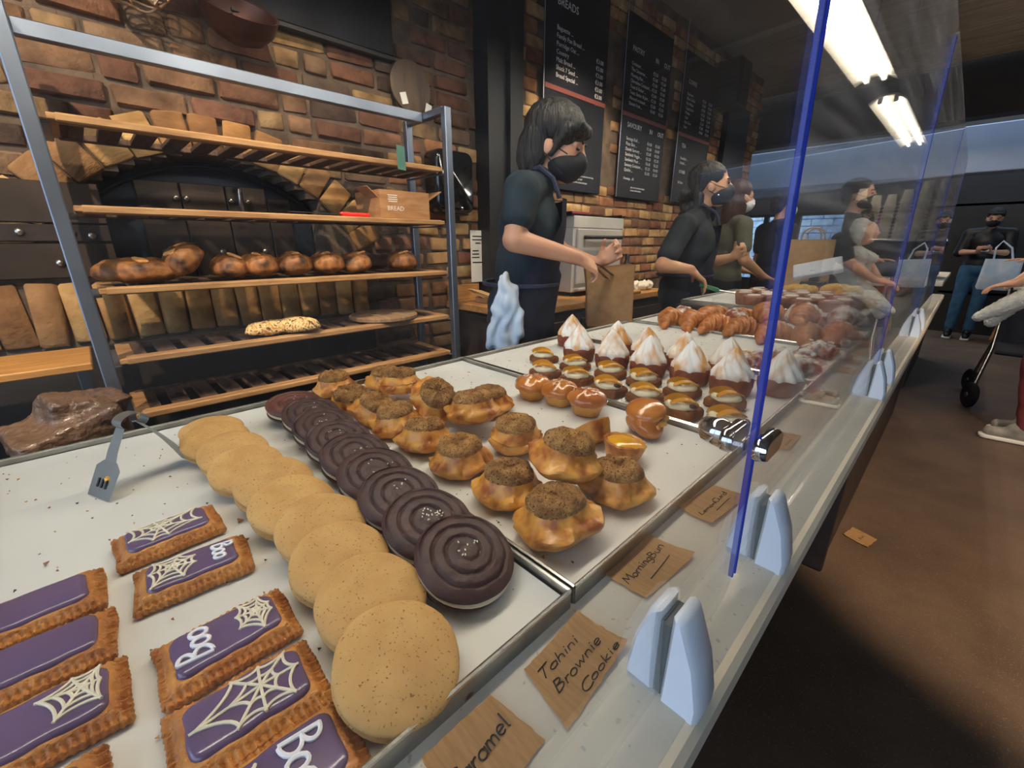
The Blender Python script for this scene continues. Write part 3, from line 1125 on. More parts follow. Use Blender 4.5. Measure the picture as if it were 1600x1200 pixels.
pastry(-0.379, -0.095, 'purple iced pastry with a small web at its right end, left column', (-0.006, 0.024, -IX, IX * 0.7, 0.0, IY, 6, 3, 0.4, 6), None, 3, 0)
pastry(-0.302, -0.11, 'purple iced pastry webbed at the right end, nearest in the left column', (-0.004, 0.02, -IX, IX, 0.0, IY, 7, 3, 0.0, 7), None, 1, 0)

# ---- tan sandwich cookies
m_tan = M('tan_cookie', '#d2a767', '#c49658', scale=30, rough=0.75, bump=0.25, bscale=260, rnd=0.05, speck=('#8f6432', 480, 0.67), bdist=0.002)
m_cream = M('cream', '#efe3c2', '#e6d7b0', scale=20, rough=0.5)
m_choc = M('chocolate_cookie', '#4c2f2b', '#3a2322', scale=60, rough=0.55, bump=0.35, bscale=220, rnd=0.06, bdist=0.002)
m_choc_red = M('reddish_chocolate_cookie', '#6a3c30', '#57302a', scale=60, rough=0.5, bump=0.3, bscale=220, bdist=0.002)
m_seed = M('sesame', '#f3ead0', rough=0.5)


def dome(r, h, e, n=12):
    p = [(r * 0.9, 0.0), (r * 0.985, e * 0.35)]
    for k in range(n + 1):
        a = PI / 2 * k / n
        p.append((r * math.cos(a) ** 0.75 if k < n else 0.0006, e + (h - e) * math.sin(a)))
    return p


def tan_meshes(seed):
    r = random.Random(seed)
    s = r.random() * 30

    def wob(th, i, rr_, z):
        k = 1 + 0.035 * noise.noise((math.cos(th) * 1.3, math.sin(th) * 1.3, s))
        return rr_ * k, z + 0.0012 * noise.noise((math.cos(th) * rr_ * 50, math.sin(th) * rr_ * 50, s)) * (1 if z > 0.004 else 0)
    top = lathe('top_biscuit', dome(0.0475, 0.013, 0.004), 40, m_tan, wob)
    bot = lathe('bottom_biscuit', [(0.04, 0), (0.0465, 0.003), (0.047, 0.006), (0.044, 0.0085)], 36, m_tan, wob)
    return top, bot


TN = [tan_meshes(s) for s in range(4)]
fil_tan = lathe('filling', [(0.042, 0), (0.0435, 0.003), (0.042, 0.006)], 32, m_cream)
n_tan = 10
for i in range(n_tan):
    x = -0.238 - i * 0.0685
    y = 0.105 + 0.016 * math.sin(i * 0.55) + (0.006 if i % 2 else 0)
    tilt = R(19) if i < n_tan - 1 else R(8)
    lab = ('whole tan round cookie at the very front of its row' if i == 0 else
           'tan round cookie, %s from the front in the overlapping tan row' % ORD[i])
    t = thing('tan_cookie', lab, 'cookie', (x, y, ZP + 0.0155 if i < n_tan - 1 else ZP + 0.008), (0, tilt, 0), group='overlapping row of tan cookies')
    a, b = TN[i % 4]
    rz = rng.random() * 6
    link('bottom_biscuit', b, t, (0, 0, -0.0005), (0, 0, rz))
    link('filling', fil_tan, t, (0, 0, 0.0065))
    link('top_biscuit', a, t, (0, 0, 0.0095), (0, 0, rz + 1))


# ---- chocolate spiral cookies
def choc_top(seed, mat):
    r = random.Random(seed)
    s = r.random() * 30
    bm = bmesh.new()
    NR, NT = 34, 72
    R0 = 0.0505
    ph = r.random() * 6
    rings = []
    for i in range(NR + 1):
        u = i / NR
        ring = []
        for k in range(NT):
            th = 2 * PI * k / NT
            rad = R0 * u if i else 0.0004
            edge = math.sqrt(max(0, 1 - u ** 3.2))
            sp = math.cos(2 * PI * (rad / 0.0135) - th - ph)
            groove = -max(0, (-sp - 0.45)) * 0.0048 * min(1, u * 3) * (1 if u < 0.93 else 0)
            z = 0.004 + 0.0095 * edge + groove + 0.0009 * noise.noise((math.cos(th) * rad * 80, math.sin(th) * rad * 80, s))
            rr_ = rad * (1 + 0.025 * noise.noise((math.cos(th) * 1.2, math.sin(th) * 1.2, s)))
            ring.append(bm.verts.new((rr_ * math.cos(th), rr_ * math.sin(th), z)))
        rings.append(ring)
    low = [bm.verts.new((v.co.x * 0.95, v.co.y * 0.95, 0.0)) for v in rings[-1]]
    rings.append(low)
    for i in range(len(rings) - 1):
        a, b = rings[i], rings[i + 1]
        for k in range(NT):
            bm.faces.new((a[k], b[k], b[(k + 1) % NT], a[(k + 1) % NT]))
    bm.faces.new(rings[0])
    bm.faces.new(low[::-1])
    bmesh.ops.recalc_face_normals(bm, faces=bm.faces)
    return finish(bm, 'top_biscuit', mat)


CH = [choc_top(s, m_choc) for s in range(3)]
CHR = choc_top(9, m_choc_red)
fil_ch = lathe('cream_filling', [(0.044, 0), (0.0492, 0.002), (0.0498, 0.005), (0.0465, 0.0078)], 36, m_cream)
bot_ch = lathe('bottom_biscuit', [(0.041, 0), (0.049, 0.003), (0.049, 0.006), (0.044, 0.008)], 36, m_choc)


def seeds(n, spread, seed):
    r = random.Random(seed)
    bm = bmesh.new()
    for _ in range(n):
        a, d = r.random() * 6.28, spread * r.random() ** 0.7
        x, y = d * math.cos(a) - 0.002, d * math.sin(a) + 0.004
        bm_ell(bm, (x, y, 0.0137), (0.0016, 0.0009, 0.0007), (0, 0, r.random() * 6), 1)
    return finish(bm, 'sesame_seeds', m_seed)


n_ch = 9
for i in range(n_ch):
    x = -0.29 - i * 0.0705
    y = 0.21 + 0.0042 * i - (0.01 if i == 8 else 0)
    tilt = R(19) if i < n_ch - 1 else R(10)
    lab = ('whole dark chocolate spiral cookie at the front of its row' if i == 0 else
           'reddish brown chocolate cookie at the far end of the chocolate row' if i == n_ch - 1 else
           'dark chocolate spiral cookie, %s from the front in its row' % ORD[i])
    t = thing('chocolate_cookie', lab, 'cookie', (x, y, ZP + 0.0165), (0, tilt, 0), group='overlapping row of chocolate cookies')
    rz = (2.2 if i == 0 else rng.random() * 6)
    link('bottom_biscuit', bot_ch, t, (0, 0, -0.001), (0, 0, rz))
    link('cream_filling', fil_ch, t, (0.001, 0.001, 0.006))
    link('top_biscuit', CHR if i == n_ch - 1 else CH[i % 3], t, (0, 0, 0.0125), (0, 0, rz))
    s = link('sesame_seeds', seeds((9, 22, 9, 8, 7, 6, 5, 5, 4)[i], (0.012, 0.012, 0.016, 0.02, 0.02, 0.02, 0.02, 0.02, 0.02)[i], i), t, (0, 0, 0.0125))
    s['kind'] = 'stuff'

# ---- sugared morning buns
m_bun = M('bun_crust', '#dba04a', '#9c521c', scale=38, fac=(0.36, 0.66), rough=0.45, bump=0.5, bscale=110, rnd=0.1, coat=0.25, third=(0.47, '#d8963f'))
m_sugar = M('cinnamon_sugar', '#c08f50', '#7a4c20', scale=60, fac=(0.3, 0.7), rough=0.9, bump=1.0, bscale=300, rnd=0.12, bdist=0.006, detail=6, speck=('#5f3a18', 420, 0.6))


def bun_meshes(seed):
    r = random.Random(seed)
    s = r.random() * 40
    br = r.uniform(0.044, 0.05)
    lean = r.uniform(-0.006, 0.006)
    prof = [(0.026, 0.0), (0.036, 0.003), (br * 0.93, 0.010), (br, 0.0155), (br * 0.985, 0.019), (br * 0.9, 0.022), (0.041, 0.0245), (0.0375, 0.029), (0.0345, 0.035), (0.0315, 0.041), (0.0275, 0.0455)]
    cap = [(0.0335, 0.0375), (0.0335, 0.0405), (0.0322, 0.0445), (0.0295, 0.0485), (0.0255, 0.0515), (0.0205, 0.053), (0.017, 0.0515), (0.0135, 0.053), (0.0095, 0.0515), (0.0055, 0.0495), (0.0006, 0.0488)]

    def wob(th, i, rad, z):
        c, q = math.cos(th), math.sin(th)
        n1 = noise.noise((c * 1.5, q * 1.5, s))
        n2 = noise.noise((c * 4, q * 4, s + z * 40))
        n3 = noise.noise((c * 9, q * 9, s + z * 90))
        big = 1 if z < 0.026 else 0.45
        flop = (0.010 * noise.noise((c * 1.7, q * 1.7, s + 7)) + 0.005 * n2) * max(0, rad - 0.03) / 0.016 if z < 0.026 else 0
        return rad * (1 + 0.2 * n1 * big + 0.11 * n2 * big + 0.045 * n3), z + flop + 0.0018 * n3 + 0.002 * n2
    body = lathe('pastry_body', prof, 56, m_bun, wob)
    capm = lathe('sugar_crust', cap, 48, m_sugar, wob, close_bot=True)
    return body, capm


BN = [bun_meshes(s) for s in range(6)]
BUNS = [(-0.945, 0.35, 0, 0, 0, 'at the far left corner of the bun heap'), (-0.82, 0.335, 0, 5, 10, 'pressed against the chocolate row near its far end'),
        (-0.9, 0.455, 0, 0, 0, 'at the back edge of the tray, rightmost'), (-0.745, 0.338, 0, -14, 20, 'leaning behind the fourth bun by the chocolate row'),
        (-0.808, 0.44, 0.018, 6, -4, 'raised on others near the back of the heap'), (-0.66, 0.35, 0, 0, 8, 'in the middle of the row beside the chocolate cookies'),
        (-0.665, 0.43, 0.03, 8, 38, 'tipped up so its round crown faces the camera'), (-0.565, 0.345, 0, 0, -12, 'with an upturned orange rim beside the chocolate cookies'),
        (-0.566, 0.452, 0.02, -6, 6, 'large and pale, on top in the middle of the heap'), (-0.47, 0.345, 0, 0, 0, 'dark brown, next to the third chocolate cookie'),
        (-0.462, 0.455, 0.004, 0, 0, 'with a bright orange rim right of the dark bun'), (-0.362, 0.342, 0, 0, 5, 'just behind the front bun'),
        (-0.318, 0.405, 0.036, 10, 4, 'lifted on top of three others near the front'), (-0.262, 0.452, 0, 0, -4, 'nearest the tray front wall, right of the top bun'),
        (-0.268, 0.338, 0, 6, 6, 'front bun alone at the near corner of its tray'), (-0.618, 0.535, 0, 0, 0, 'farthest right, half hidden behind the large pale bun')]
for i, (x, y, dz, rx, ry, lab) in enumerate(BUNS):
    t = thing('sugared_bun', 'golden sugar topped bun ' + lab, 'bun', (x, y, ZP + dz), (R(rx), R(ry), rng.random() * 6.28 if abs(rx) + abs(ry) < 15 else 0), group='sugared buns in the second tray')
    b, c = BN[i % 6]
    sc = 1.06 if i in (8, 12, 14) else 1.0
    link('pastry_body', b, t, scale=sc)
    link('sugar_crust', c, t, scale=sc)

# ---- glazed brioche puffs and layered puff
m_glaze = M('glazed_crust', '#a85a24', '#c98035', scale=18, rough=0.2, coat=0.6, bump=0.3, bscale=60, rnd=0.08)
m_side = M('pale_brioche', '#d39a4a', '#c48436', scale=14, rough=0.45, bump=0.2, bscale=50)
m_drizzle = M('sugar_drizzle', '#ecd9c4', rough=0.4)


def puff(x, y, lab, s, rz):
    r = random.Random(int(s * 1000))
    t = thing('glazed_puff', lab, 'pastry', (x, y, ZP), (0, 0, rz), group='glazed brioche puffs')

    def wob(th, i, rad, z):
        return rad * (1 + 0.13 * noise.noise((math.cos(th) * 1.6, math.sin(th) * 1.6, s * 9)) + 0.05 * noise.noise((math.cos(th) * 4, math.sin(th) * 4, z * 60 + s))), z + 0.003 * noise.noise((math.cos(th) * 2, math.sin(th) * 2, s))
    link('base', lathe('base', [(0.022, 0), (0.026, 0.002), (0.03, 0.014), (0.034, 0.024)], 32, m_side, wob), t)
    link('glazed_top', lathe('glazed_top', [(0.033, 0.0225), (0.0395, 0.026), (0.0405, 0.031), (0.038, 0.039), (0.031, 0.046), (0.021, 0.05), (0.01, 0.0515), (0.0006, 0.052)], 40, m_glaze, wob), t)
    ls = []
    for k in range(14):
        a, d = r.random() * 6.28, 0.022 * math.sqrt(r.random())
        cx, cy = d * math.cos(a), d * math.sin(a)
        b = r.random() * 6.28
        pts = []
        for w in range(-2, 3):
            px, py = cx + w * 0.0028 * math.cos(b + 0.2 * w), cy + w * 0.0028 * math.sin(b)
            q = math.hypot(px, py)
            pts.append((px, py, 0.0526 - (0.0 if q < 0.01 else (q - 0.01) * 0.16 if q < 0.021 else 0.0018 + (q - 0.021) * 0.42)))
        ls.append((pts, 0.0006))
    o = link('sugar_drizzle', tubes('sugar_drizzle', ls, m_drizzle, 4), t)
    o['kind'] = 'stuff'


puff(-0.614, 0.66, 'glazed puff bun farthest left of the three shiny puffs', 0.31, 0.4)
puff(-0.545, 0.672, 'glazed puff bun between two other shiny puffs', 0.57, 2)
puff(-0.472, 0.668, 'largest glazed puff bun, rightmost of the three drizzled ones', 0.83, 4)
t = thing('layered_brioche', 'round layered brown brioche by the tray divider', 'pastry', (-0.345, 0.672, ZP))
parts = [('e', (0, 0, 0.022), (0.035, 0.033, 0.024)), ('e', (0.0, 0, 0.043), (0.037, 0.034, 0.017), (0.25, 0, 0)), ('e', (0.012, -0.01, 0.02), (0.03, 0.03, 0.02), (0, 0.5, 0)), ('e', (-0.012, 0.014, 0.03), (0.032, 0.03, 0.014), (0.5, 0.3, 0))]
link('body', blob('brioche_body', parts, 0.0022, 2, m_glaze), t)
link('fold', blob('brioche_fold', [('c', (0.02 * math.cos(a) + 0.004, 0.031 * math.sin(a), 0.028 + 0.006 * math.sin(a * 2)), (0.034 * math.cos(a + 0.5) + 0.003, 0.031 * math.sin(a + 0.5), 0.028 + 0.006 * math.sin(a * 2 + 1)), 0.006, 0.006) for a in [k * 0.5 - 1.5 for k in range(7)]], 0.002, 2, m_side), t)

# ---- custard tarts
m_custard = M('custard', '#eeb021', '#e09a18', scale=30, rough=0.18, coat=0.5)
for i, (x, y, lab, rx, ry, rz) in enumerate(((-0.37, 0.565, 'custard tart lying tipped on its side behind the upright one', R(-20), R(-38), 0.3), (-0.315, 0.55, 'upright custard tart with bright yellow filling', 0, R(7), 1.0))):
    t = thing('custard_tart', lab, 'tart', (x, y, ZP + (0.006 if i == 0 else 0.001)), (rx, ry, rz), group='custard tarts')

    def wob(th, k, rad, z, s=i):
        return rad * (1 + 0.05 * noise.noise((math.cos(th) * 2, math.sin(th) * 2, s * 5)) + 0.03 * math.sin(th * 14 + z * 300)), z + 0.002 * noise.noise((math.cos(th) * 2, math.sin(th) * 2, s * 5 + 3))
    link('shell', lathe('shell', [(0.021, 0), (0.024, 0.002), (0.029, 0.016), (0.0325, 0.027), (0.0335, 0.032), (0.031, 0.034), (0.028, 0.031), (0.025, 0.027)], 44, m_bun, wob), t)
    link('custard', lathe('custard', [(0.0275, 0.0265), (0.0285, 0.030), (0.024, 0.0335), (0.014, 0.0355), (0.0006, 0.036)], 32, m_custard), t)

# ---- fruit topped cakes
m_cake = M('brown_cake', '#8a5228', '#6b3c1c', scale=60, rough=0.85, bump=0.7, bscale=160, rnd=0.08)
m_frost = M('cream_cheese', '#f1e7c8', '#eadcb6', scale=25, rough=0.5, bump=0.2, bscale=60)
m_mango = M('fruit_slice', '#e0a02c', '#cf8a1e', scale=18, rough=0.25, coat=0.4, rnd=0.06)
m_nut = M('pecan', '#5f3620', '#45271a', scale=40, rough=0.5, bump=0.6, bscale=90)
CAKE = [slab('cake_base', rrect(0.072, 0.062, 0.01, 4, 0.003, random.Random(s)), [(0.004, 0), (0, 0.003), (0.0005, 0.014), (0.004, 0.0185), (0.012, 0.02)], m_cake) for s in range(3)]


def frost_mesh(seed):
    s = seed * 7.7
    bm = bmesh.new()
    pts, rr_ = [], []
    for k in range(28):
        a = 2 * PI * k / 28
        pts.append((0.0245 * math.cos(a) * (1 + 0.1 * noise.noise((math.cos(a) * 2, math.sin(a) * 2, s))), 0.0205 * math.sin(a), 0.0265 + 0.002 * noise.noise((a * 2, s, 0))))
        rr_.append(0.0082 * (1 + 0.25 * noise.noise((math.cos(a) * 3, math.sin(a) * 3, s + 4))))
    bm_tube(bm, pts, rr_, 10, True)
    bm_ell(bm, (0, 0, 0.0225), (0.022, 0.018, 0.006))
    return finish(bm, 'cream_ring', m_frost)


FR = [frost_mesh(s) for s in range(3)]


def mango_mesh(seed):
    r = random.Random(seed)
    bm = bmesh.new()
    n = 14
    A, B = [], []
    for side, L_ in ((-0.0035, A), (0.0035, B)):
        for k in range(n + 1):
            u = k / n
            x = (u - 0.5) * 0.054
            h = 0.0185 * math.sin(PI * (0.12 + 0.76 * u)) ** 0.7 + 0.0022 * noise.noise((u * 5, seed * 3.3, 1))
            bend = 0.010 * (1 - (2 * u - 1) ** 2)
            L_.append((bm.verts.new((x, bend + side, 0.0)), bm.verts.new((x, bend + side * 0.3 - h * 0.35, h))))
    for k in range(n):
        bm.faces.new((A[k][0], A[k + 1][0], A[k + 1][1], A[k][1]))
        bm.faces.new((B[k + 1][0], B[k][0], B[k][1], B[k + 1][1]))
        bm.faces.new((A[k][1], A[k + 1][1], B[k + 1][1], B[k][1]))
        bm.faces.new((B[k][0], B[k + 1][0], A[k + 1][0], A[k][0]))
    for k in (0, n):
        bm.faces.new((A[k][0], A[k][1], B[k][1], B[k][0]))
    bmesh.ops.recalc_face_normals(bm, faces=bm.faces)
    bmesh.ops.smooth_vert(bm, verts=bm.verts, factor=0.2, use_axis_x=True, use_axis_y=True, use_axis_z=True)
    return finish(bm, 'fruit_slice', m_mango)


MG = [mango_mesh(s) for s in range(4)]
nutm = blob('pecan', [('e', (0, 0, 0), (0.010, 0.0055, 0.004)), ('e', (0, 0.0025, 0.001), (0.009, 0.003, 0.004)), ('e', (0, -0.0025, 0.001), (0.009, 0.003, 0.004))], 0.0011, 1, m_nut)
CK = [(-0.80, 0.905), (-0.70, 0.80), (-0.685, 0.905), (-0.61, 0.815), (-0.58, 0.92), (-0.51, 0.805), (-0.485, 0.918), (-0.425, 0.82), (-0.385, 0.912), (-0.335, 0.80), (-0.29, 0.912), (-0.248, 0.80)]
for i, (x, y) in enumerate(CK):
    front = i % 2 == 1
    lab = 'brown cake with cream and orange fruit, %s from the back of the %s row' % (ORD[i // 2], 'near' if front else 'far')
    t = thing('fruit_cake', lab, 'cake', (x, y, ZP), (0, 0, rng.uniform(-0.12, 0.12)), group='cream and fruit topped cakes')
    link('cake_base', CAKE[i % 3], t)
    link('cream_ring', FR[i % 3], t, (-0.002, 0, -0.004))
    link('fruit_slice', MG[i % 4], t, (-0.007, -0.004, 0.0265), (R(-12), 0, R(40 + rng.uniform(-15, 15))))
    link('fruit_slice', MG[(i + 1) % 4], t, (0.008, -0.006, 0.0275), (R(62), 0, R(40 + rng.uniform(-15, 15))))
    if i in (8, 9, 10, 5):
        link('pecan', nutm, t, (0.028, -0.006 if front else 0.012, 0.0265), (0, R(15), 1.2))

# ---- meringue tarts
m_tbase = M('tart_base', '#8a4526', '#6d3220', scale=50, rough=0.7, bump=0.7, bscale=130, rnd=0.08)
m_mer = M('toasted_meringue', '#fbf8f0', '#dc9f52', scale=30, fac=(0.44, 0.66), rough=0.55, rnd=0.0, stretch=(1.2, 1.2, 0.35), detail=2, sss=0.0)


def mer_mesh(seed):
    r = random.Random(seed)
    s = r.random() * 20
    n = r.choice((8, 9, 10))
    tw = r.uniform(0.8, 2.0)
    ph = r.random() * 6
    bm = bmesh.new()
    NZ, NT = 26, 64
    rings = []
    bend = r.uniform(-0.006, 0.006)
    for i in range(NZ + 1):
        u = i / NZ
        prof = (0.82 * (1 - u) ** 1.05 + 0.18 * (1 - u) ** 0.3) * 0.041 * (1 if u > 0.1 else 0.9 + u) + 0.0012
        if u > 0.82:
            prof = max(0.0014, prof * (1 - (u - 0.82) * 2.2))
        z = 0.052 * (u ** 0.92)
        ring = []
        for k in range(NT):
            th = 2 * PI * k / NT
            rid = 0.5 + 0.5 * math.cos(n * (th + tw * u) + ph)
            rad = prof * (0.86 + 0.17 * rid ** 0.7 + 0.05 * noise.noise((math.cos(th) * 3, math.sin(th) * 3, s + u * 2)))
            drop = -0.007 * max(0, 0.12 - u) / 0.12 * (0.5 + noise.noise((math.cos(th) * 3.5, math.sin(th) * 3.5, s)))
            off = bend * u ** 5
            ring.append(bm.verts.new((rad * math.cos(th) + off, rad * math.sin(th) + off * 0.5, z + drop)))
        rings.append(ring)
    for i in range(NZ):
        a, b = rings[i], rings[i + 1]
        for k in range(NT):
            bm.faces.new((a[k], a[(k + 1) % NT], b[(k + 1) % NT], b[k]))
    bm.faces.new(rings[0][::-1])
    bm.faces.new(rings[-1])
    return finish(bm, 'meringue', m_mer)


MR = [mer_mesh(s) for s in range(5)]


def wobt(th, i, rad, z):
    return rad * (1 + 0.03 * noise.noise((math.cos(th) * 3, math.sin(th) * 3, 2))), z


tb = lathe('tart_base', [(0.034, 0), (0.039, 0.002), (0.0425, 0.018), (0.043, 0.031), (0.040, 0.035)], 36, m_tbase, wobt)
MER = [(-0.875, 1.128, 'farthest left, by the back rim'), (-0.745, 1.0, 'second from the left in the near row'), (-0.63, 1.0, 'behind the fourth and fifth fruit cakes'),
       (-0.70, 1.13, 'half hidden in the far row, beside the back rim gap'), (-0.585, 1.11, 'with a golden peak in the middle of the far row'), (-0.523, 1.005, 'with a bright white front in the middle of the near row'),
       (-0.478, 1.115, 'fifth in the far row'), (-0.418, 1.02, 'with a curled tip in the near row'), (-0.37, 1.13, 'behind the one left of the blue glass edge'),
       (-0.32, 1.02, 'just left of the blue glass edge'), (-0.237, 1.09, 'at the tray corner, crossed by the blue glass edge')]
for i, (x, y, lab) in enumerate(MER):
    t = thing('meringue_tart', 'toasted meringue tart ' + lab, 'tart', (x, y, ZP), (0, 0, rng.random() * 6), group='toasted meringue tarts')
    link('tart_base', tb, t, scale=(1.1, 1.1, 1.1))
    link('meringue', MR[i % 5], t, (0, 0, 0.0375), scale=(1.17, 1.17, 1.32))


# ---- croissants
m_croi = M('croissant_crust', '#b5622a', '#8f421b', scale=30, fac=(0.35, 0.7), rough=0.4, coat=0.2, bump=0.7, bscale=120, rnd=0.12, third=(0.5, '#cf8746'), stretch=(2.5, 1, 1))
m_dust = M('sugar_dusted_crust', '#8e4a26', '#efe6da', scale=34, fac=(0.42, 0.62), rough=0.7, bump=0.5, bscale=110, rnd=0.06)
m_almond = M('almond_top', '#d6b684', '#f2ead8', scale=60, fac=(0.4, 0.6), rough=0.75, bump=1.0, bscale=140, third=(0.46, '#a9743f'))


def croi_mesh(seed, mat):
    r = random.Random(seed)
    parts = []
    n = 11
    cur = r.uniform(0.025, 0.05)
    for k in range(n):
        u = (k - (n - 1) / 2) / ((n - 1) / 2)
        rad = 0.0335 * (1 - 0.62 * abs(u) ** 1.7)
        x = u * 0.064
        y = -cur * u * u * 0.9
        parts.append(('e', (x, y, rad * 0.92), (0.0105, rad * (1.06 if k % 2 else 0.97), rad * (1.0 if k % 2 else 0.93)), (0, 0, -u * 0.5)))
    return blob('croissant', parts, 0.0026, 1, mat)


CO = [croi_mesh(s, m_croi) for s in range(3)]
COD = [croi_mesh(s + 10, m_dust) for s in range(2)]
CRO = [(-0.815, 1.71, 0, 0, 'plain', 'at the left end of the front row'), (-0.72, 1.705, 0, 1, 'plain', 'second in the front row of the heap'), (-0.62, 1.70, 0, 0, 'plain', 'third in the front row of the heap'),
       (-0.525, 1.70, 0, 1, 'plain', 'fourth in the front row of the heap'), (-0.425, 1.70, 0, 2, 'plain', 'behind the blue glass edge in the front row'), (-0.327, 1.715, 0, 0, 'plain', 'low at the front right corner of the heap'),
       (-0.25, 1.79, 0, 1, 'plain', 'darker, leaning on the right tray wall'),
       (-0.80, 1.80, 0.0, 0, 'dusted', 'far left in the second row'), (-0.695, 1.80, 0.012, 1, 'plain', 'second in the second row'), (-0.59, 1.80, 0.01, 0, 'dusted', 'third in the second row'),
       (-0.48, 1.775, 0.046, 2, 'plain', 'large and raised, left of the blue glass edge'), (-0.36, 1.775, 0.05, 1, 'plain', 'large and raised, right of the blue glass edge'),
       (-0.385, 1.88, 0.05, 0, 'dusted', 'behind the raised plain one'), (-0.265, 1.90, 0.045, 1, 'dusted', 'with white ridges on top of the heap, far right'), (-0.26, 1.83, 0.002, 0, 'dusted', 'low beside the dark one at the right wall'),
       (-0.5, 1.9, 0.035, 1, 'plain', 'in the back row, third from right'), (-0.7, 1.92, 0.0, 2, 'plain', 'in the back row, far left'), (-0.6, 1.92, 0.0, 0, 'plain', 'in the back row, middle')]
for i, (x, y, dz, v, kind, lab) in enumerate(CRO):
    t = tag(link('croissant', (CO[v] if kind == 'plain' else COD[v % 2]), None, (x, y, ZP + dz), (0, rng.uniform(-0.15, 0.15), R(65) + rng.uniform(-0.5, 0.5)), (1.16, 1.28, 1.25)), ('glossy brown' if kind == 'plain' else 'sugar dusted') + ' croissant ' + lab, 'croissant', 'heap of croissants in the fifth tray')
flake = slab('flake', [(-0.006, -0.004), (0.005, -0.005), (0.007, 0.003), (-0.004, 0.005)], [(0, 0), (0, 0.0012)], M('almond_flake', '#efe2c6', rough=0.6))
for i, (x, y, dz, lab) in enumerate(((-0.37, 1.265, 0, 'behind the tallest meringue, left of the blue edge'), (-0.255, 1.29, 0, 'largest, right of the blue edge behind the corner meringue'), (-0.262, 1.41, 0, 'second from the tray front corner'),
                                     (-0.25, 1.545, 0, 'alone near the croissant heap'), (-0.33, 1.36, 0.0, 'behind the two front ones, partly hidden'))):
    t = thing('almond_croissant', 'flat flaky almond croissant dusted white, ' + lab, 'croissant', (x, y, ZP + dz), (0, 0, R(20 + 50 * i)), group='almond croissants in the fourth tray')
    b = link('body', COD[i % 2], t, scale=(1.0, 1.05, 0.75))
    tp = link('almond_paste', blob('almond_paste', [('e', (k * 0.016, -0.006 * abs(k), 0.04 - 0.004 * k * k), (0.014, 0.02, 0.008), (0, 0, k)) for k in (-2, -1, 0, 1, 2)], 0.0024, 1, m_almond), t) if i == 0 else link('almond_paste', bpy.data.meshes['almond_paste'], t)
    for k in range(7):
        link('almond_flake', flake, t, (rng.uniform(-0.035, 0.035), rng.uniform(-0.018, 0.012), 0.047), (rng.uniform(-0.4, 0.4), rng.uniform(-0.4, 0.4), rng.random() * 6))

# ---- raised tray with topped muffins
rs = thing('display_riser', 'dark wooden riser under the far muffin tray', 'riser', (-0.6, 2.53, 0.9))
link('top_board', box('top_board', (0.78, 0.8, 0.02), 0.003, m_panel), rs, (0, 0, 0.03))
for s in (-1, 1):
    link('side_board', box('side_board', (0.02, 0.8, 0.02), 0.002, m_panel), rs, (s * 0.37, 0, 0.01))
tray(2.15, 2.9, 'raised far tray of topped muffins on a dark riser', 'white parchment under the topped muffins', z=0.941, x0=-0.975, x1=-0.23)
ZM = 0.9455
m_wrap = M('muffin_sponge', '#a9745c', '#8f5b44', scale=40, rough=0.75, bump=0.5, bscale=90, rnd=0.08)
m_disc = M('white_icing_disc', '#f1e8dd', '#e2d3c2', scale=50, rough=0.6)
mf = lathe('muffin_body', [(0.033, 0), (0.036, 0.003), (0.042, 0.03), (0.045, 0.047), (0.043, 0.054), (0.032, 0.058)], 24, m_wrap, lambda th, i, r_, z_: (r_ * (1 + 0.03 * math.cos(th * 12)), z_))
md = lathe('icing_disc', [(0.027, 0), (0.029, 0.002), (0.027, 0.005), (0.012, 0.0065)], 20, m_disc)
q = 0
for j in range(5):
    for k in range(6):
        x = -0.76 + k * 0.1 + (0.03 if j % 2 else 0)
        y = 2.22 + j * 0.098
        if x > -0.28 or (j == 0 and k < 1):
            continue
        lab = 'muffin with a white icing disc, %s from left in the %s row back' % (ORD[k], ORD[j])
        t = thing('iced_muffin', lab, 'muffin', (x, y, ZM), (0, 0, rng.random() * 6), group='muffins with white discs')
        link('muffin_body', mf, t)
        link('icing_disc', md, t, (0, 0, 0.0565), (rng.uniform(-0.08, 0.08), rng.uniform(-0.08, 0.08), 0))
m_yel = M('yellow_crumble', '#d9a340', '#e8bf62', scale=60, rough=0.8, bump=1.0, bscale=120)
cr = blob('crumble_loaf', [('e', (rng.uniform(-0.06, 0.06), rng.uniform(-0.04, 0.04), 0.035 + rng.uniform(0, 0.03)), (0.03, 0.03, 0.025)) for _ in range(18)] + [('b', (0, 0, 0.02), (0.16, 0.11, 0.04))], 0.004, 1, m_yel)
for i, (x, y, lab, sc) in enumerate(((-0.42, 2.77, 'tall golden crumble cake at the far end of the muffin tray', 1.1), (-0.6, 2.78, 'golden crumble cake left of the tallest one', 0.95), (-0.285, 2.6, 'yellow sponge piece at the right end of the muffin tray', 0.5))):
    tag(link('crumble_cake', cr, None, (x, y, ZM), (0, 0, i), sc), lab, 'cake', 'golden crumble cakes')
# worker's small held pan edge stack of papers beside the riser
tag(link('napkin_stack', boxes('napkin_stack', [((0, 0, 0.004 + k * 0.006), (0.1 - 0.002 * k, 0.1, 0.005), (0, 0, 0.03 * k)) for k in range(5)], m_paper), None, (-0.285, 2.02, 0.93)), 'stack of white papers beside the croissant heap', 'papers')

# ---- hand written paper tags
PENTAG = []


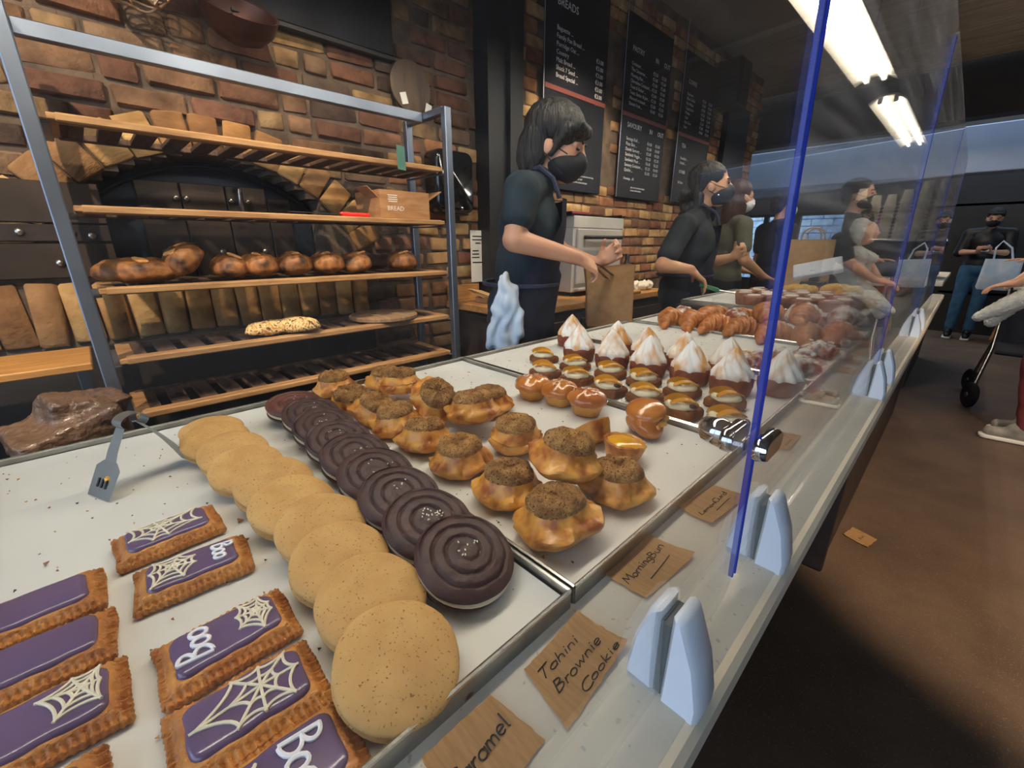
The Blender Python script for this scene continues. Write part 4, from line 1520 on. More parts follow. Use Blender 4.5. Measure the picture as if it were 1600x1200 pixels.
def paper_tag(corners, words, lab, size, seed=0, zoff=0.0, curl=0.006, underline=False):
    """corners: four xy points; words run from corner 0 towards corner 3 side lines"""
    a, b, c, d = [Vector((p[0], p[1])) for p in corners]   # a near-left, b far-left, c far-right, d near-right
    cen = (a + b + c + d) / 4
    t = thing('price_tag', lab, 'tag', (cen.x, cen.y, 0.9 + zoff), group='torn kraft paper tags')
    bm = bmesh.new()
    n = 12
    r = random.Random(seed)
    s = r.random() * 30
    g = {}

    def zz(u, v):
        e = (abs(2 * u - 1) ** 3) * 0.6 + (abs(2 * v - 1) ** 3)
        return 0.0012 + curl * 0.6 * e * (0.5 + 0.5 * math.sin(u * 4 + s)) + 0.0007 * (1 + noise.noise((u * 3, v * 3, s)))

    def pos(u, v):
        p = a.lerp(d, u).lerp(b.lerp(c, u), v) - cen
        return p
    for i in range(n + 1):
        for j in range(n + 1):
            u, v = i / n, j / n
            p = pos(u, v)
            if i in (0, n) or j in (0, n):
                p = p * (1 + 0.05 * noise.noise((u * 9, v * 9, s)))
            g[i, j] = bm.verts.new((p.x, p.y, zz(u, v)))
    for i in range(n):
        for j in range(n):
            bm.faces.new((g[i, j], g[i + 1, j], g[i + 1, j + 1], g[i, j + 1]))
    bmesh.ops.solidify(bm, geom=bm.faces[:], thickness=0.0004)
    bmesh.ops.recalc_face_normals(bm, faces=bm.faces)
    link('paper', finish(bm, 'paper', m_kraft), t)
    # writing, in the paper's own u (along a->d) and v (a->b) frame
    ex = (d - a)
    ey = (b - a)
    lines = []
    for (word, u0, v0, du, dv, sz) in words:
        st, w = pen_strokes(word, 1.0, 0.12, 0.05, r)
        L_ = (Vector((du, dv)))
        perp = Vector((-dv, du))
        for pl_ in st:
            pts = []
            for p in pl_:
                u = u0 + (p[0] / w) * du + perp.x * p[1] * sz
                v = v0 + (p[0] / w) * dv + perp.y * p[1] * sz
                q_ = pos(u, v)
                pts.append((q_.x, q_.y, zz(min(1, max(0, u)), min(1, max(0, v))) + 0.0007))
            lines.append((pts, size))
    if underline:
        pts = []
        for k in range(6):
            u, v = underline[0] + (underline[2] - underline[0]) * k / 5, underline[1] + (underline[3] - underline[1]) * k / 5
            q_ = pos(u, v)
            pts.append((q_.x, q_.y, zz(u, v) + 0.0007))
        lines.append((pts, size))
    if lines:
        link('handwriting', tubes('handwriting', lines, m_ink, 4), t)
    return t


# corners given near-left, far-left, far-right, near-right as read by a customer (reading direction +Y, top towards -X)
paper_tag([(-0.124, 0.176), (-0.178, 0.186), (-0.181, 0.262), (-0.131, 0.268)][0:4], [('Tahini', 0.08, 0.66, 0.62, 0, 0.26), ('Brownie', 0.12, 0.37, 0.74, 0, 0.24), ('Cookie', 0.32, 0.08, 0.6, 0, 0.24)], 'torn kraft tag handwritten Tahini Brownie Cookie', 0.00055, 1)
paper_tag([(-0.145, 0.325), (-0.197, 0.322), (-0.203, 0.412), (-0.138, 0.42)][0:4], [('Morning', 0.06, 0.42, 0.56, 0.05, 0.3), ('Bun', 0.62, 0.45, 0.3, 0.03, 0.5)], 'torn kraft tag handwritten Morning Bun', 0.00055, 2, underline=(0.3, 0.22, 0.8, 0.3))
paper_tag([(-0.147, 0.487), (-0.192, 0.492), (-0.182, 0.585), (-0.139, 0.59)][0:4], [('Lemon', 0.1, 0.4, 0.42, 0.03, 0.3), ('Curd', 0.52, 0.45, 0.36, 0.03, 0.45)], 'small kraft tag handwritten Lemon Curd, left of the blue edge', 0.0006, 3, underline=(0.35, 0.24, 0.75, 0.3))
paper_tag([(-0.126, 0.083), (-0.18, 0.09), (-0.182, 0.153), (-0.131, 0.16)][0:4], [('Caramel', 0.1, 0.42, 0.8, 0.05, 0.3)], 'kraft tag handwritten Caramel at the bottom edge', 0.0007, 4)
paper_tag([(-0.139, 0.785), (-0.18, 0.775), (-0.184, 0.855), (-0.139, 0.87)], [('Carrot'.replace('C', 'C').replace('t', 't'), 0.12, 0.45, 0.7, 0, 0.22), ('Cake'.replace('k', 'k'), 0.2, 0.15, 0.4, 0, 0.2)], 'kraft tag lying just behind the chrome clip', 0.0004, 5)
paper_tag([(-0.139, 1.13), (-0.184, 1.1), (-0.187, 1.18), (-0.139, 1.2)], [('Meringue'.replace('q', 'g'), 0.1, 0.4, 0.7, 0, 0.25)], 'kraft tag beside the third tray corner', 0.0004, 6)
paper_tag([(-0.132, 1.42), (-0.183, 1.41), (-0.186, 1.47), (-0.132, 1.48)], [], 'nearest of four kraft tags lying side by side', 0.0004, 7)
paper_tag([(-0.137, 1.54), (-0.185, 1.53), (-0.186, 1.6), (-0.135, 1.61)], [], 'second of four kraft tags lying side by side', 0.0004, 8)
paper_tag([(-0.132, 1.68), (-0.186, 1.67), (-0.187, 1.75), (-0.13, 1.76)], [], 'third of four kraft tags lying side by side', 0.0004, 9)
paper_tag([(-0.127, 1.84), (-0.187, 1.83), (-0.187, 1.91), (-0.125, 1.92)], [], 'farthest of four kraft tags lying side by side', 0.0004, 10)
paper_tag([(-0.02, 2.13), (-0.11, 2.16), (-0.09, 2.26), (0.0, 2.23)], [('Bun', 0.3, 0.4, 0.4, 0, 0.3)], 'small kraft tag dropped on the floor beside the counter', 0.0005, 11, zoff=-0.9)

# ---- serving tongs
m_tongs = M('tongs_steel', '#bcbcb8', '#a5a5a2', scale=6, rough=0.35, metal=0.5)
tg = thing('serving_tongs', 'metal tongs standing tent-like on the nearest tray', 'tongs', (-0.775, -0.006, ZP), (0, 0, R(24)))


def strip(name, pts, wid, side, mat, th=0.0012):
    bm = bmesh.new()
    n = len(pts)
    rows = []
    wl = wid if isinstance(wid, list) else [wid] * n
    sd = Vector(side).normalized()
    for i, p in enumerate(pts):
        p = Vector(p)
        rows.append((bm.verts.new(p - sd * wl[i] / 2), bm.verts.new(p + sd * wl[i] / 2)))
    for i in range(n - 1):
        bm.faces.new((rows[i][0], rows[i][1], rows[i + 1][1], rows[i + 1][0]))
    bmesh.ops.solidify(bm, geom=bm.faces[:], thickness=th)
    bmesh.ops.recalc_face_normals(bm, faces=bm.faces)
    return finish(bm, name, mat)


link('spring_loop', strip('spring_loop', [(0.0, 0.017 * math.cos(R(a)), 0.092 + 0.011 * math.sin(R(a))) for a in range(-50, 231, 14)], 0.022, (1, 0, 0), m_tongs), tg, (0, 0.004, 0))
link('arm', strip('arm', [(0, 0.013, 0.085), (0, 0.03, 0.062), (0, 0.042, 0.042), (0.002, 0.052, 0.02), (0.002, 0.06, 0.001)], [0.02, 0.022, 0.028, 0.03, 0.03], (1, 0, 0), m_tongs), tg)
link('arm', strip('arm', [(0, -0.01, 0.085), (0, -0.026, 0.056), (0, -0.032, 0.042)], [0.02, 0.024, 0.026], (1, 0, 0), m_tongs), tg)
bl = link('blade', strip('blade', [(0, -0.031, 0.044), (0, -0.036, 0.036), (0, -0.056, 0.001)], [0.03, 0.055, 0.05], (1, 0, 0), m_tongs), tg)
for k in range(3):
    link('slot', box('slot', (0.003, 0.003, 0.012), mat=m_black), bl, (-0.009 + 0.009 * k, -0.0465, 0.018), (R(-29), 0, 0))
link('crumb_of_custard', blob('crumb_of_custard', [('e', (0.006, -0.042, 0.022), (0.006, 0.004, 0.006))], 0.0015, 1, m_custard), tg)

# ================================================================ bread rack
m_rack = M('rack_steel', '#8590a1', '#747e8e', scale=4, rough=0.38, metal=0.85)
m_wood = M('shelf_wood', '#ab8558', '#87623f', scale=9, rough=0.65, stretch=(6, 0.7, 6), bump=0.2, bscale=40)
m_wood_dark = M('worn_slat', '#5a4334', '#3a2c25', scale=10, rough=0.75, stretch=(1, 8, 1), bump=0.3)
RX0, RX1, RY0, RY1 = -2.06, -1.74, 0.0, 1.262
rk = thing('bread_rack', 'tall steel bread rack with slatted wooden shelves by the oven', 'rack', ((RX0 + RX1) / 2, (RY0 + RY1) / 2, 0))
cx, cy = (RX0 + RX1) / 2, (RY0 + RY1) / 2


def rkp(name, s, c, mat=m_rack, bevel=0.003):
    return link(name, box(name, s, bevel, mat), rk, (c[0] - cx, c[1] - cy, c[2]))


for x in (RX0, RX1):
    for y in (RY0 - 0.02, RY1 + 0.02):
        rkp('post', (0.034, 0.034, 1.80), (x, y, 0.9))
for y in (RY0 - 0.02, RY1 + 0.02):
    rkp('end_rail', (0.30, 0.03, 0.03), (cx, y, 1.79))
    for z in (0.12, 0.48, 0.69, 0.872, 1.085, 1.31, 1.535):
        rkp('shelf_bracket', (0.30, 0.024, 0.006), (cx, y + (0.024 if y < 0.5 else -0.024), z))
rkp('top_bar', (0.03, 1.27, 0.042), (-1.915, cy, 1.785))
SHZ = [1.56, 1.336, 1.11, 0.897, 0.715, 0.505]
slat = box('slat', (0.27, 0.052, 0.014), 0.002, m_wood_dark)
for i, z in enumerate(SHZ):
    sh = link('shelf', box('shelf', (0.045, 1.21, 0.022), 0.004, m_wood), rk, (RX1 - 0.022 - cx, 0, z - 0.011))
    link('back_board', box('back_board', (0.035, 1.21, 0.02), 0.003, m_wood_dark), sh, (-0.275, 0, 0))
    for k in range(15):
        link('slat', slat, sh, (-0.14, -0.575 + k * 0.0822, 0.0))
    link('end_board', box('end_board', (0.3, 0.04, 0.016), 0.002, m_wood), sh, (-0.13, -0.6, 0.001))
    link('end_board', box('end_board', (0.3, 0.04, 0.016), 0.002, m_wood), sh, (-0.13, 0.6, 0.001))

# a second rack board peeking in from the left
rk2 = thing('side_shelf_board', 'plain orange wooden shelf board left of the bread rack', 'shelf', (-1.9, -0.25, 0.0))
link('board', box('board', (0.3, 0.4, 0.022), 0.003, M('orange_wood', '#bd8a4a', '#a57337', scale=8, rough=0.5, stretch=(6, 1, 6))), rk2, (0.01, 0.0, 0.887))
for y in (-0.17, 0.17):
    link('support', box('support', (0.03, 0.03, 0.875), 0.002, m_rack), rk2, (0.0, y, 0.4375))
bg = thing('plastic_wrapped_sack', 'brown sack wrapped in clear plastic low behind the near tray', 'sack', (-1.55, -0.12, 0.0))
m_sack = M('plastic_sack', '#6d5442', '#4c3a2f', scale=9, rough=0.4, coat=0.35, bump=0.9, bscale=26, bdist=0.02)
link('body', blob('sack_body', [('b', (0, 0, 0.36), (0.2, 0.2, 0.72), (0, 0, 0.3)), ('b', (0.0, -0.01, 0.76), (0.17, 0.2, 0.1), (0.25, 0.1, 0.3)), ('b', (-0.02, 0.03, 0.8), (0.1, 0.16, 0.1), (-0.2, 0.2, 0.3))], 0.008, 2, m_sack, lambda v: 0.014 * noise.noise(v * 16) + 0.008 * abs(noise.noise(v * 42))), bg)

# ---- loaves
m_loaf = M('dark_loaf', '#6a4020', '#2f1c11', scale=16, fac=(0.38, 0.68), rough=0.6, bump=0.6, bscale=50, rnd=0.12, third=(0.46, '#8f5c2c'))
m_flour = M('loaf_score', '#c99556', '#a96f38', scale=30, rough=0.8, bump=0.4)
m_seeded = M('seeded_loaf', '#a9743a', '#5a381d', scale=70, fac=(0.4, 0.62), rough=0.8, bump=1.0, bscale=160, third=(0.5, '#e0c88e'))


def loaf(name, rx, ry, rz, seed, mat=None):
    s = seed * 3.7

    def dsp(v):
        return 0.006 * noise.noise((v.x * 22, v.y * 22, v.z * 22 + s)) + 0.003 * noise.noise((v.x * 60, v.y * 60, s))
    return blob(name, [('e', (0, 0, rz * 0.72), (rx, ry, rz * 0.75)), ('e', (0, 0, rz * 0.5), (rx * 1.03, ry * 1.03, rz * 0.5))], 0.006, 2, mat or m_loaf, dsp)


LF = [loaf('loaf_crust', 0.075, 0.125, 0.055, 1), loaf('loaf_crust', 0.075, 0.08, 0.062, 2), loaf('loaf_crust', 0.07, 0.072, 0.06, 3)]
score = blob('score_mark', [('e', (0, 0, 0), (0.026, 0.013, 0.007)), ('e', (0.008, 0.012, 0), (0.02, 0.01, 0.006))], 0.003, 1, m_flour, lambda v: 0.002 * noise.noise(v * 120))
LV = [(0.12, 0, 0, 0, 'long flat dark loaf at the left end of the loaf shelf'), (0.268, 1, 0, 38, 'dark round loaf propped up at an angle on its neighbour'), (0.375, 2, 0, -8, 'third dark loaf from the left, behind the propped one'),
      (0.475, 1, 0, 0, 'fourth dark round loaf from the left on the loaf shelf'), (0.6, 1, 0, 0, 'fifth dark round loaf from the left on the loaf shelf'), (0.732, 1, 0, 0, 'sixth dark round loaf from the left on the loaf shelf'),
      (0.862, 2, 0, 6, 'seventh dark round loaf, below the bright window reflection'), (1.09, 1, 0, 0, 'last dark loaf alone near the right rack post')]
for i, (y, v, dz, tilt, lab) in enumerate(LV):
    t = thing('bread_loaf', lab, 'bread', (-1.875 if i != 1 else -1.86, y, 1.112 + (0.035 if i == 1 else 0)), (R(tilt), 0, R(rng.uniform(-15, 15)) if i != 1 else 0), group='dark loaves on the third shelf')
    link('crust', LF[v], t, scale=(1, 0.86 if v else 0.92, 1.0))
    link('score_mark', score, t, (0.035, 0.01 * (-1) ** i, 0.0815 if v else 0.0725), (0, R(17), R(40 + 25 * i)), 1.0)
sl = loaf('seeded_crust', 0.05, 0.1, 0.036, 7, m_seeded)
tag(link('seeded_loaf', sl, None, (-1.82, 0.47, 0.9), (0, 0, R(10))), 'flat seeded loaf behind the other on the fourth shelf', 'bread', 'seeded loaves on the fourth shelf')
tag(link('seeded_loaf', sl, None, (-1.79, 0.555, 0.9), (0, 0, R(-38)), (1.0, 0.85, 1.1)), 'flat seeded loaf lying across in front on the fourth shelf', 'bread', 'seeded loaves on the fourth shelf')
m_board = M('round_board_wood', '#8d7358', '#6f573f', scale=10, rough=0.6, stretch=(1, 8, 1))
t = thing('round_wooden_board', 'round wooden serving board lying on the fourth shelf', 'board', (-1.87, 0.965, 0.899))
link('disc', lathe('disc', [(0.148, 0), (0.155, 0.004), (0.155, 0.016), (0.148, 0.02)], 48, m_board), t)
for k in range(2):
    link('sticker', box('sticker', (0.03, 0.035, 0.001), 0, m_kraft), t, (0.02, -0.05 + 0.1 * k, 0.0205))
# cardboard box lettered BREAD
m_card = M('cardboard', '#a87b52', '#94683f', scale=14, rough=0.8, stretch=(1, 1, 4))
t = thing('cardboard_box', 'open brown cardboard box lettered BREAD on the second shelf', 'box', (-1.87, 1.06, 1.338))
link('body', boxes('body', [((0.11, 0, 0.055), (0.003, 0.24, 0.11)), ((-0.11, 0, 0.055), (0.003, 0.24, 0.11)), ((0, -0.12, 0.055), (0.22, 0.003, 0.11)), ((0, 0.12, 0.055), (0.22, 0.003, 0.11)), ((0, 0, 0.002), (0.22, 0.24, 0.003))], m_card), t)
link('flap', box('flap', (0.1, 0.003, 0.06), 0, m_card), t, (0.05, -0.145, 0.1), (R(50), 0, 0))
link('flap', box('flap', (0.1, 0.003, 0.09), 0, m_card), t, (0.05, 0.16, 0.1), (R(-60), 0, 0))
link('lettering', text_mesh('lettering', 'BREAD', 0.026, M('print_white', '#d8cfc0', rough=0.6)), t, (0.1125, -0.09, 0.03), (PI / 2, 0, PI / 2))
link('emblem', boxes('emblem', [((0, 0, 0.03 - 0.008 * k), (0.001, 0.045 - 0.004 * (k % 2), 0.004)) for k in range(4)], MATS['print_white']), t, (0.1125, -0.062, 0.06))
# red handled bread knife
t = thing('bread_knife', 'red handled knife lying on the second shelf', 'knife', (-1.775, 0.735, 1.337), (0, 0, R(4)))
link('handle', slab('handle', rrect(0.022, 0.13, 0.009, 4), [(0.002, 0), (0, 0.004), (0, 0.012), (0.003, 0.016)], M('red_plastic', '#c8261f', rough=0.35)), t, (0, 0.1, 0))
link('blade', box('blade', (0.025, 0.2, 0.002), 0, m_steel), t, (0, -0.06, 0.008))
# green card added in place of a reflection at the top shelf
tag(link('green_reflection_card', box('green_reflection_card', (0.002, 0.05, 0.09), 0, M('green_reflection_card', '#3f6f62', '#4b8070', scale=8, rough=0.5)), None, (-1.727, 1.035, 1.57), (0, 0, R(20))), 'small green card standing in for a reflection at the top shelf edge', 'card')

# ---- things on the oven wall
m_wire = M('copper_wire', '#b08f70', rough=0.4, metal=0.8)
def basket(loc, rx_, rz_, lab, seed):
    r = random.Random(seed)
    t = thing('wire_basket', lab, 'basket', loc, group='wire baskets hung on the brick wall')
    def ring(k):
        u = k / 7
        rad = rx_ * math.sqrt(max(0.03, 1 - (1 - u) ** 2.2))
        return [(rad * math.cos(2 * PI * j / 24) * 0.75, rad * math.sin(2 * PI * j / 24), u * rz_ + 0.006 * math.sin(j + k)) for j in range(24)]
    link('wire_rings', tubes('wire_rings', [(ring(k), 0.0038, True) for k in range(1, 8)], m_wire, 5), t)
    link('wire_ribs', tubes('wire_ribs', [([ring(k)[j] for k in range(1, 8)], 0.004) for j in range(0, 24, 3)], m_wire, 5), t)
    link('handle', tubes('handle', [([(0, rx_ * math.cos(R(a)), rz_ + rx_ * 0.9 * math.sin(R(a))) for a in range(0, 181, 15)], 0.003)], m_wire, 5), t)
    link('wall_hook', tubes('wall_hook', [([(-0.14, 0, 0), (0, 0, 0.0), (0.01, 0, 0.012)], 0.004)], m_black_metal, 5), t, (0, 0, rz_ + rx_ * 0.9 - 0.004))
basket((-2.06, 0.3, 1.955), 0.12, 0.14, 'round wire basket hung above the left of the rack', 1)
t = thing('hanging_copper_bowl', 'copper coloured bowl hung above the middle of the rack', 'bowl', (-2.1, 0.6, 1.93))
m_copper = M('old_copper', '#5a3a30', '#452c25', scale=6, rough=0.4, metal=0.6)
link('bowl', lathe('bowl', [(0.03, 0), (0.08, 0.02), (0.115, 0.06), (0.128, 0.11), (0.13, 0.115), (0.122, 0.112), (0.11, 0.065), (0.075, 0.027), (0.0006, 0.01)], 36, m_copper, close_top=True), t, (0.0, 0, 0.02), (0, R(35), 0))
link('hook', tubes('hook', [([(-0.1, 0, 0.12), (-0.03, 0, 0.12), (-0.02, 0, 0.1)], 0.005)], m_black_metal, 6), t)
t = thing('round_wall_board', 'round dark wooden board hung on the brick pier', 'board', (-2.155, 1.37, 1.98))
link('disc', lathe('disc', [(0.108, 0), (0.115, 0.004), (0.115, 0.014), (0.108, 0.018)], 40, M('smoked_wood', '#4a3d33', '#63503f', scale=5, rough=0.6, stretch=(1, 5, 1))), t, (0.0, 0, 0), (0, PI / 2, 0))
for k, (y, z) in enumerate(((-0.05, -0.06), (0.09, -0.085))):
    link('paper_label', box('paper_label', (0.002, 0.035, 0.05), 0, m_paper), t, (0.022, y, z), (R(15 - 30 * k), 0, 0))
# paper towel dispenser
t = thing('towel_dispenser', 'glossy black paper towel dispenser on the brick pier', 'dispenser', (-2.17, 1.57, 1.39))
m_gloss = M('glossy_black_plastic', '#0d0e12', rough=0.08, coat=0.5)
link('cover', slab('cover', rrect(0.26, 0.32, 0.05, 6), [(0, 0), (0, 0.08), (0.006, 0.1), (0.02, 0.112)], m_gloss), t, (0.0, 0, 0.165), (PI / 2, 0, PI / 2))
link('paper_slot', box('paper_slot', (0.07, 0.2, 0.012), 0.002, m_black), t, (0.05, 0, 0.003))
link('lock', lathe('lock', [(0.008, 0), (0.008, 0.003), (0.005, 0.004)], 12, m_chrome), t, (0.112, 0.03, 0.03), (0, PI / 2, 0))

# ================================================================ back counter and what stands on it
m_oak = M('oak_top', '#c08f55', '#a67440', scale=7, rough=0.45, stretch=(5, 0.8, 5))
bc = thing('back_counter', 'wooden topped dark back counter below the menu boards', 'counter', (-1.86, 2.36, 0))
link('wooden_top', box('wooden_top', (0.62, 1.64, 0.04), 0.004, m_oak), bc, (0, 0, 0.88))
link('upstand', box('upstand', (0.02, 0.24, 0.09), 0.003, m_oak), bc, (-0.3, -0.69, 0.945))
link('carcass', box('carcass', (0.56, 1.58, 0.84), 0.003, m_panel), bc, (0, 0, 0.42))
for k in range(3):
    d = link('cupboard_door', box('cupboard_door', (0.018, 0.5, 0.76), 0.004, m_panel), bc, (0.289, -0.52 + k * 0.525, 0.42))
    link('handle', box('handle', (0.02, 0.012, 0.12), 0.004, m_black), d, (0.018, 0.2, 0.25))
# paper rota on the wall
t = thing('wall_notice', 'white notice sheet taped to the brick pier above the back counter', 'notice', (-2.155, 1.79, 1.0))
link('sheet', box('sheet', (0.002, 0.115, 0.31), 0, m_paper), t, (0, 0, 0.155))
for z, w, x_ in ((0.275, 0.085, 0), (0.255, 0.09, 0), (0.235, 0.04, 0), (0.19, 0.05, -0.02), (0.17, 0.055, -0.02), (0.15, 0.06, -0.02), (0.12, 0.09, 0)):
    link('print_line', box('print_line', (0.001, w, 0.007), 0, m_ink), t, (0.0018, x_, z))
# iron tap wheel thing and paper bags
t = thing('kraft_bag_stack', 'stack of flat kraft bags leaning on the back counter left end', 'bags', (-1.95, 1.66, 0.901))
for k in range(3):
    link('bag', box('bag', (0.16, 0.14, 0.004), 0.001, m_kraft), t, (0.01 * k, 0.0, 0.035 + 0.008 * k), (R(-18 + 4 * k), R(14), R(8 * k)))
link('support_block', box('support_block', (0.1, 0.06, 0.03), 0.002, m_kraft), t, (0.0, 0.0, 0.015))
t = thing('cast_iron_mill', 'small black cast iron hand mill clamped on the back counter', 'mill', (-1.72, 1.64, 0.901))
link('body', blob('mill_body', [('c', (0, 0, 0), (0, 0, 0.07), 0.028, 0.02), ('e', (0, 0, 0.085), (0.035, 0.03, 0.025)), ('c', (0, 0, 0.09), (0.05, -0.01, 0.085), 0.014, 0.012)], 0.005, 2, m_black_metal), t)
link('wheel', tubes('wheel', [([(0.065, 0.034 * math.cos(2 * PI * k / 18), 0.085 + 0.034 * math.sin(2 * PI * k / 18)) for k in range(18)], 0.005, True)] + [([(0.065, 0, 0.085), (0.065, 0.034 * math.cos(2 * PI * k / 5), 0.085 + 0.034 * math.sin(2 * PI * k / 5))], 0.003) for k in range(5)], m_black_metal, 6), t)
link('upright_pipe', tubes('upright_pipe', [([(-0.05, 0.06, 0), (-0.05, 0.06, 0.33), (-0.04, 0.08, 0.352), (0.0, 0.13, 0.36)], 0.009)], m_black, 8), t)
link('pipe_tip', tubes('pipe_tip', [([(0.0, 0.13, 0.36), (0.02, 0.16, 0.38)], 0.008)], m_steel, 8), t)
# small steel oven
m_ovensteel = M('oven_steel', '#c4c4c1', '#aeaeac', scale=3, rough=0.42, metal=0.35)
t = thing('counter_oven', 'stainless steel counter oven behind the first worker', 'oven', (-1.97, 2.52, 0.901))
link('body', box('body', (0.42, 0.55, 0.42), 0.006, m_ovensteel), t, (0, 0, 0.235))
link('top_band', box('top_band', (0.43, 0.56, 0.07), 0.004, m_ovensteel), t, (0.002, 0, 0.462))
dr = link('door', box('door', (0.02, 0.5, 0.34), 0.004, m_ovensteel), t, (0.222, 0, 0.25))
link('handle', tubes('handle', [([(0, -0.19, 0), (0.04, -0.18, 0), (0.04, 0.18, 0), (0, 0.19, 0)], 0.012)], m_black, 8), dr, (0.01, 0, 0.12))
link('drip_tray', box('drip_tray', (0.06, 0.5, 0.015), 0.003, m_ovensteel), t, (0.22, 0, 0.045))
for x in (-0.18, 0.18):
    for y in (-0.24, 0.24):
        link('foot', box('foot', (0.03, 0.03, 0.026), 0.002, m_black), t, (x, y, 0.013))
tag(link('oven_baking_sheet', boxes('oven_baking_sheet', [((0, 0, 0.004), (0.4, 0.56, 0.006)), ((0, 0.28, 0.012), (0.4, 0.006, 0.02)), ((0, -0.28, 0.012), (0.4, 0.006, 0.02))], m_black_metal), None, (-1.96, 2.5, 1.399)), 'dark baking sheet on top of the steel oven', 'tray')
tag(link('red_folder', box('red_folder', (0.22, 0.3, 0.015), 0.002, M('dull_red', '#7a3238', rough=0.5)), None, (-1.98, 2.42, 1.427)), 'dull red folder on top of the steel oven', 'folder')
# wooden block with knives
t = thing('knife_block', 'orange wooden knife block against the brick wall', 'knife block', (-2.04, 3.0, 0.901))
link('block', box('block', (0.1, 0.1, 0.2), 0.006, m_oak), t, (0, 0, 0.1))
for k in range(3):
    link('knife_handle', box('knife_handle', (0.02, 0.014, 0.08), 0.003, m_black), t, (-0.03 + 0.03 * k, 0, 0.24))
t = thing('water_bottle', 'matt black water bottle on the back counter', 'bottle', (-1.86, 3.06, 0.901))
link('flask', lathe('flask', [(0.03, 0), (0.034, 0.004), (0.034, 0.15), (0.03, 0.175), (0.017, 0.205), (0.015, 0.225)], 28, M('matt_black', '#2b2a2c', rough=0.45, metal=0.3)), t)
link('cap', lathe('cap', [(0.018, 0.222), (0.018, 0.25), (0.014, 0.256)], 24, m_black), t)
def cloth_mesh(name, w, d, h, seed, mat, vox=0.008):
    r = random.Random(seed)
    return blob(name, [('e', (r.uniform(-w, w), r.uniform(-d, d), h * r.uniform(0.25, 0.7)), (0.05, 0.045, h * 0.5), (0, 0, r.random() * 3)) for _ in range(9)], vox, 1, mat, lambda v: 0.008 * math.sin(v.x * 90 + 30 * v.y + 6 * noise.noise(v * 20)))
m_cloth = M('white_cloth', '#e4dfd2', '#d8d2c2', scale=10, rough=0.9)
tag(link('folded_cloth', cloth_mesh('folded_cloth', 0.07, 0.09, 0.06, 3, m_cloth), None, (-1.7, 2.98, 0.902)), 'crumpled cream cloth on the end of the back counter', 'cloth')
tag(link('cutting_board', slab('cutting_board', rrect(0.22, 0.34, 0.03, 5), [(0.002, 0), (0, 0.003), (0, 0.017), (0.002, 0.02)], m_oak), None, (-1.66, 2.62, 0.901)), 'wooden cutting board on the back counter by the paper bag', 'board')

# ================================================================ menu boards
m_slate = M('menu_black', '#14161d', '#1c2029', scale=3, rough=0.55, spec=0.25)
m_mtext = M('menu_text', '#cfd0d6', rough=0.6)
m_mred = M('menu_red_band', '#6f3b37', rough=0.6)
m_rod = M('board_rod', '#9aa2b4', rough=0.3, metal=0.8)


def board(y0, y1, z0, z1, zred, label, blocks):
    t = thing('menu_board', label, 'menu board', (WX + 0.035, (y0 + y1) / 2, z0), group='black menu boards on the brick wall')
    link('panel', box('panel', (0.018, y1 - y0, z1 - z0), 0.002, m_slate), t, (0.02, 0, (z1 - z0) / 2))
    link('red_band', box('red_band', (0.003, y1 - y0, 0.028), 0, m_mred), t, (0.031, 0, zred - z0))
    link('hanging_rod', tubes('hanging_rod', [([(0.028, -(y1 - y0) / 2 - 0.008, 0.0), (0.028, -(y1 - y0) / 2 - 0.008, 3.08 - z0)], 0.004)], m_rod, 6), t)
    for body, yy, zz, size, al, ln in blocks:
        link('menu_text', text_mesh('menu_text', body, size, m_mtext, al, 0.0004, 1.0, ln), t, (0.0305, yy, zz - z0), (PI / 2, 0, PI / 2))
    return t


W_ = 0.66
hw = W_ / 2
E1 = '\n'.join(['Baguette ...', 'Family Pan Bread ...', 'Porridge Oat ...', 'Country', 'Malt Bread ...', 'Shack 7 Seed ...', 'Bread Special ...'])
P1 = '\n'.join(['€3.00'] * 6 + ['€3.50'])
board(2.36, 3.03, 1.6, 2.86, 2.20, 'black menu board headed BREADS behind the first worker', [
    ('BREADS', -hw + 0.1, 2.65, 0.06, 'LEFT', 1), (E1, -hw + 0.1, 2.52, 0.037, 'LEFT', 1.15), (P1, hw - 0.13, 2.44, 0.037, 'LEFT', 1.15),
    ('SPECIALS', -hw + 0.1, 2.09, 0.045, 'LEFT', 1), ('All our breads are made here each day\nask for today\'s loaf\nplease tell us about allergies', hw - 0.36, 1.7, 0.017, 'LEFT', 1.3)])
E2 = '\n'.join(['Croissant ...', 'The Cinnamon ...', 'Morning Bun ...', 'Chocolate Croissant ...', 'Toast & Butter ...', 'Toast, Butter & Jam ...', 'Almond croissant ...', 'Danish Fruit ...'])
PI_ = '\n'.join(['€2.50', '€3.00', '€3.00', '€3.20', '€2.00', '€2.50', '€3.80', '€4.00'])
PO_ = '\n'.join(['€2.20', '€2.60', '€2.80', '€3.00', '€2.00', '€2.40', '€3.50', '€3.50'])
E3 = '\n'.join(['Sausage Roll ...', 'Pizza Slice ...', 'Danish Savoury ...', 'Sandwich Veggie ...', 'Sandwich Meat ...', 'Savoury Croissant ...', 'Quiche ...'])
S_I = '\n'.join(['€4.00', '€5.00', '€5.00', '€6.20', '€6.60', '€5.20', '€6.00'])
S_O = '\n'.join(['€3.50', '€4.00', '€4.20', '€5.70', '€6.20', '€4.90', '€5.50'])
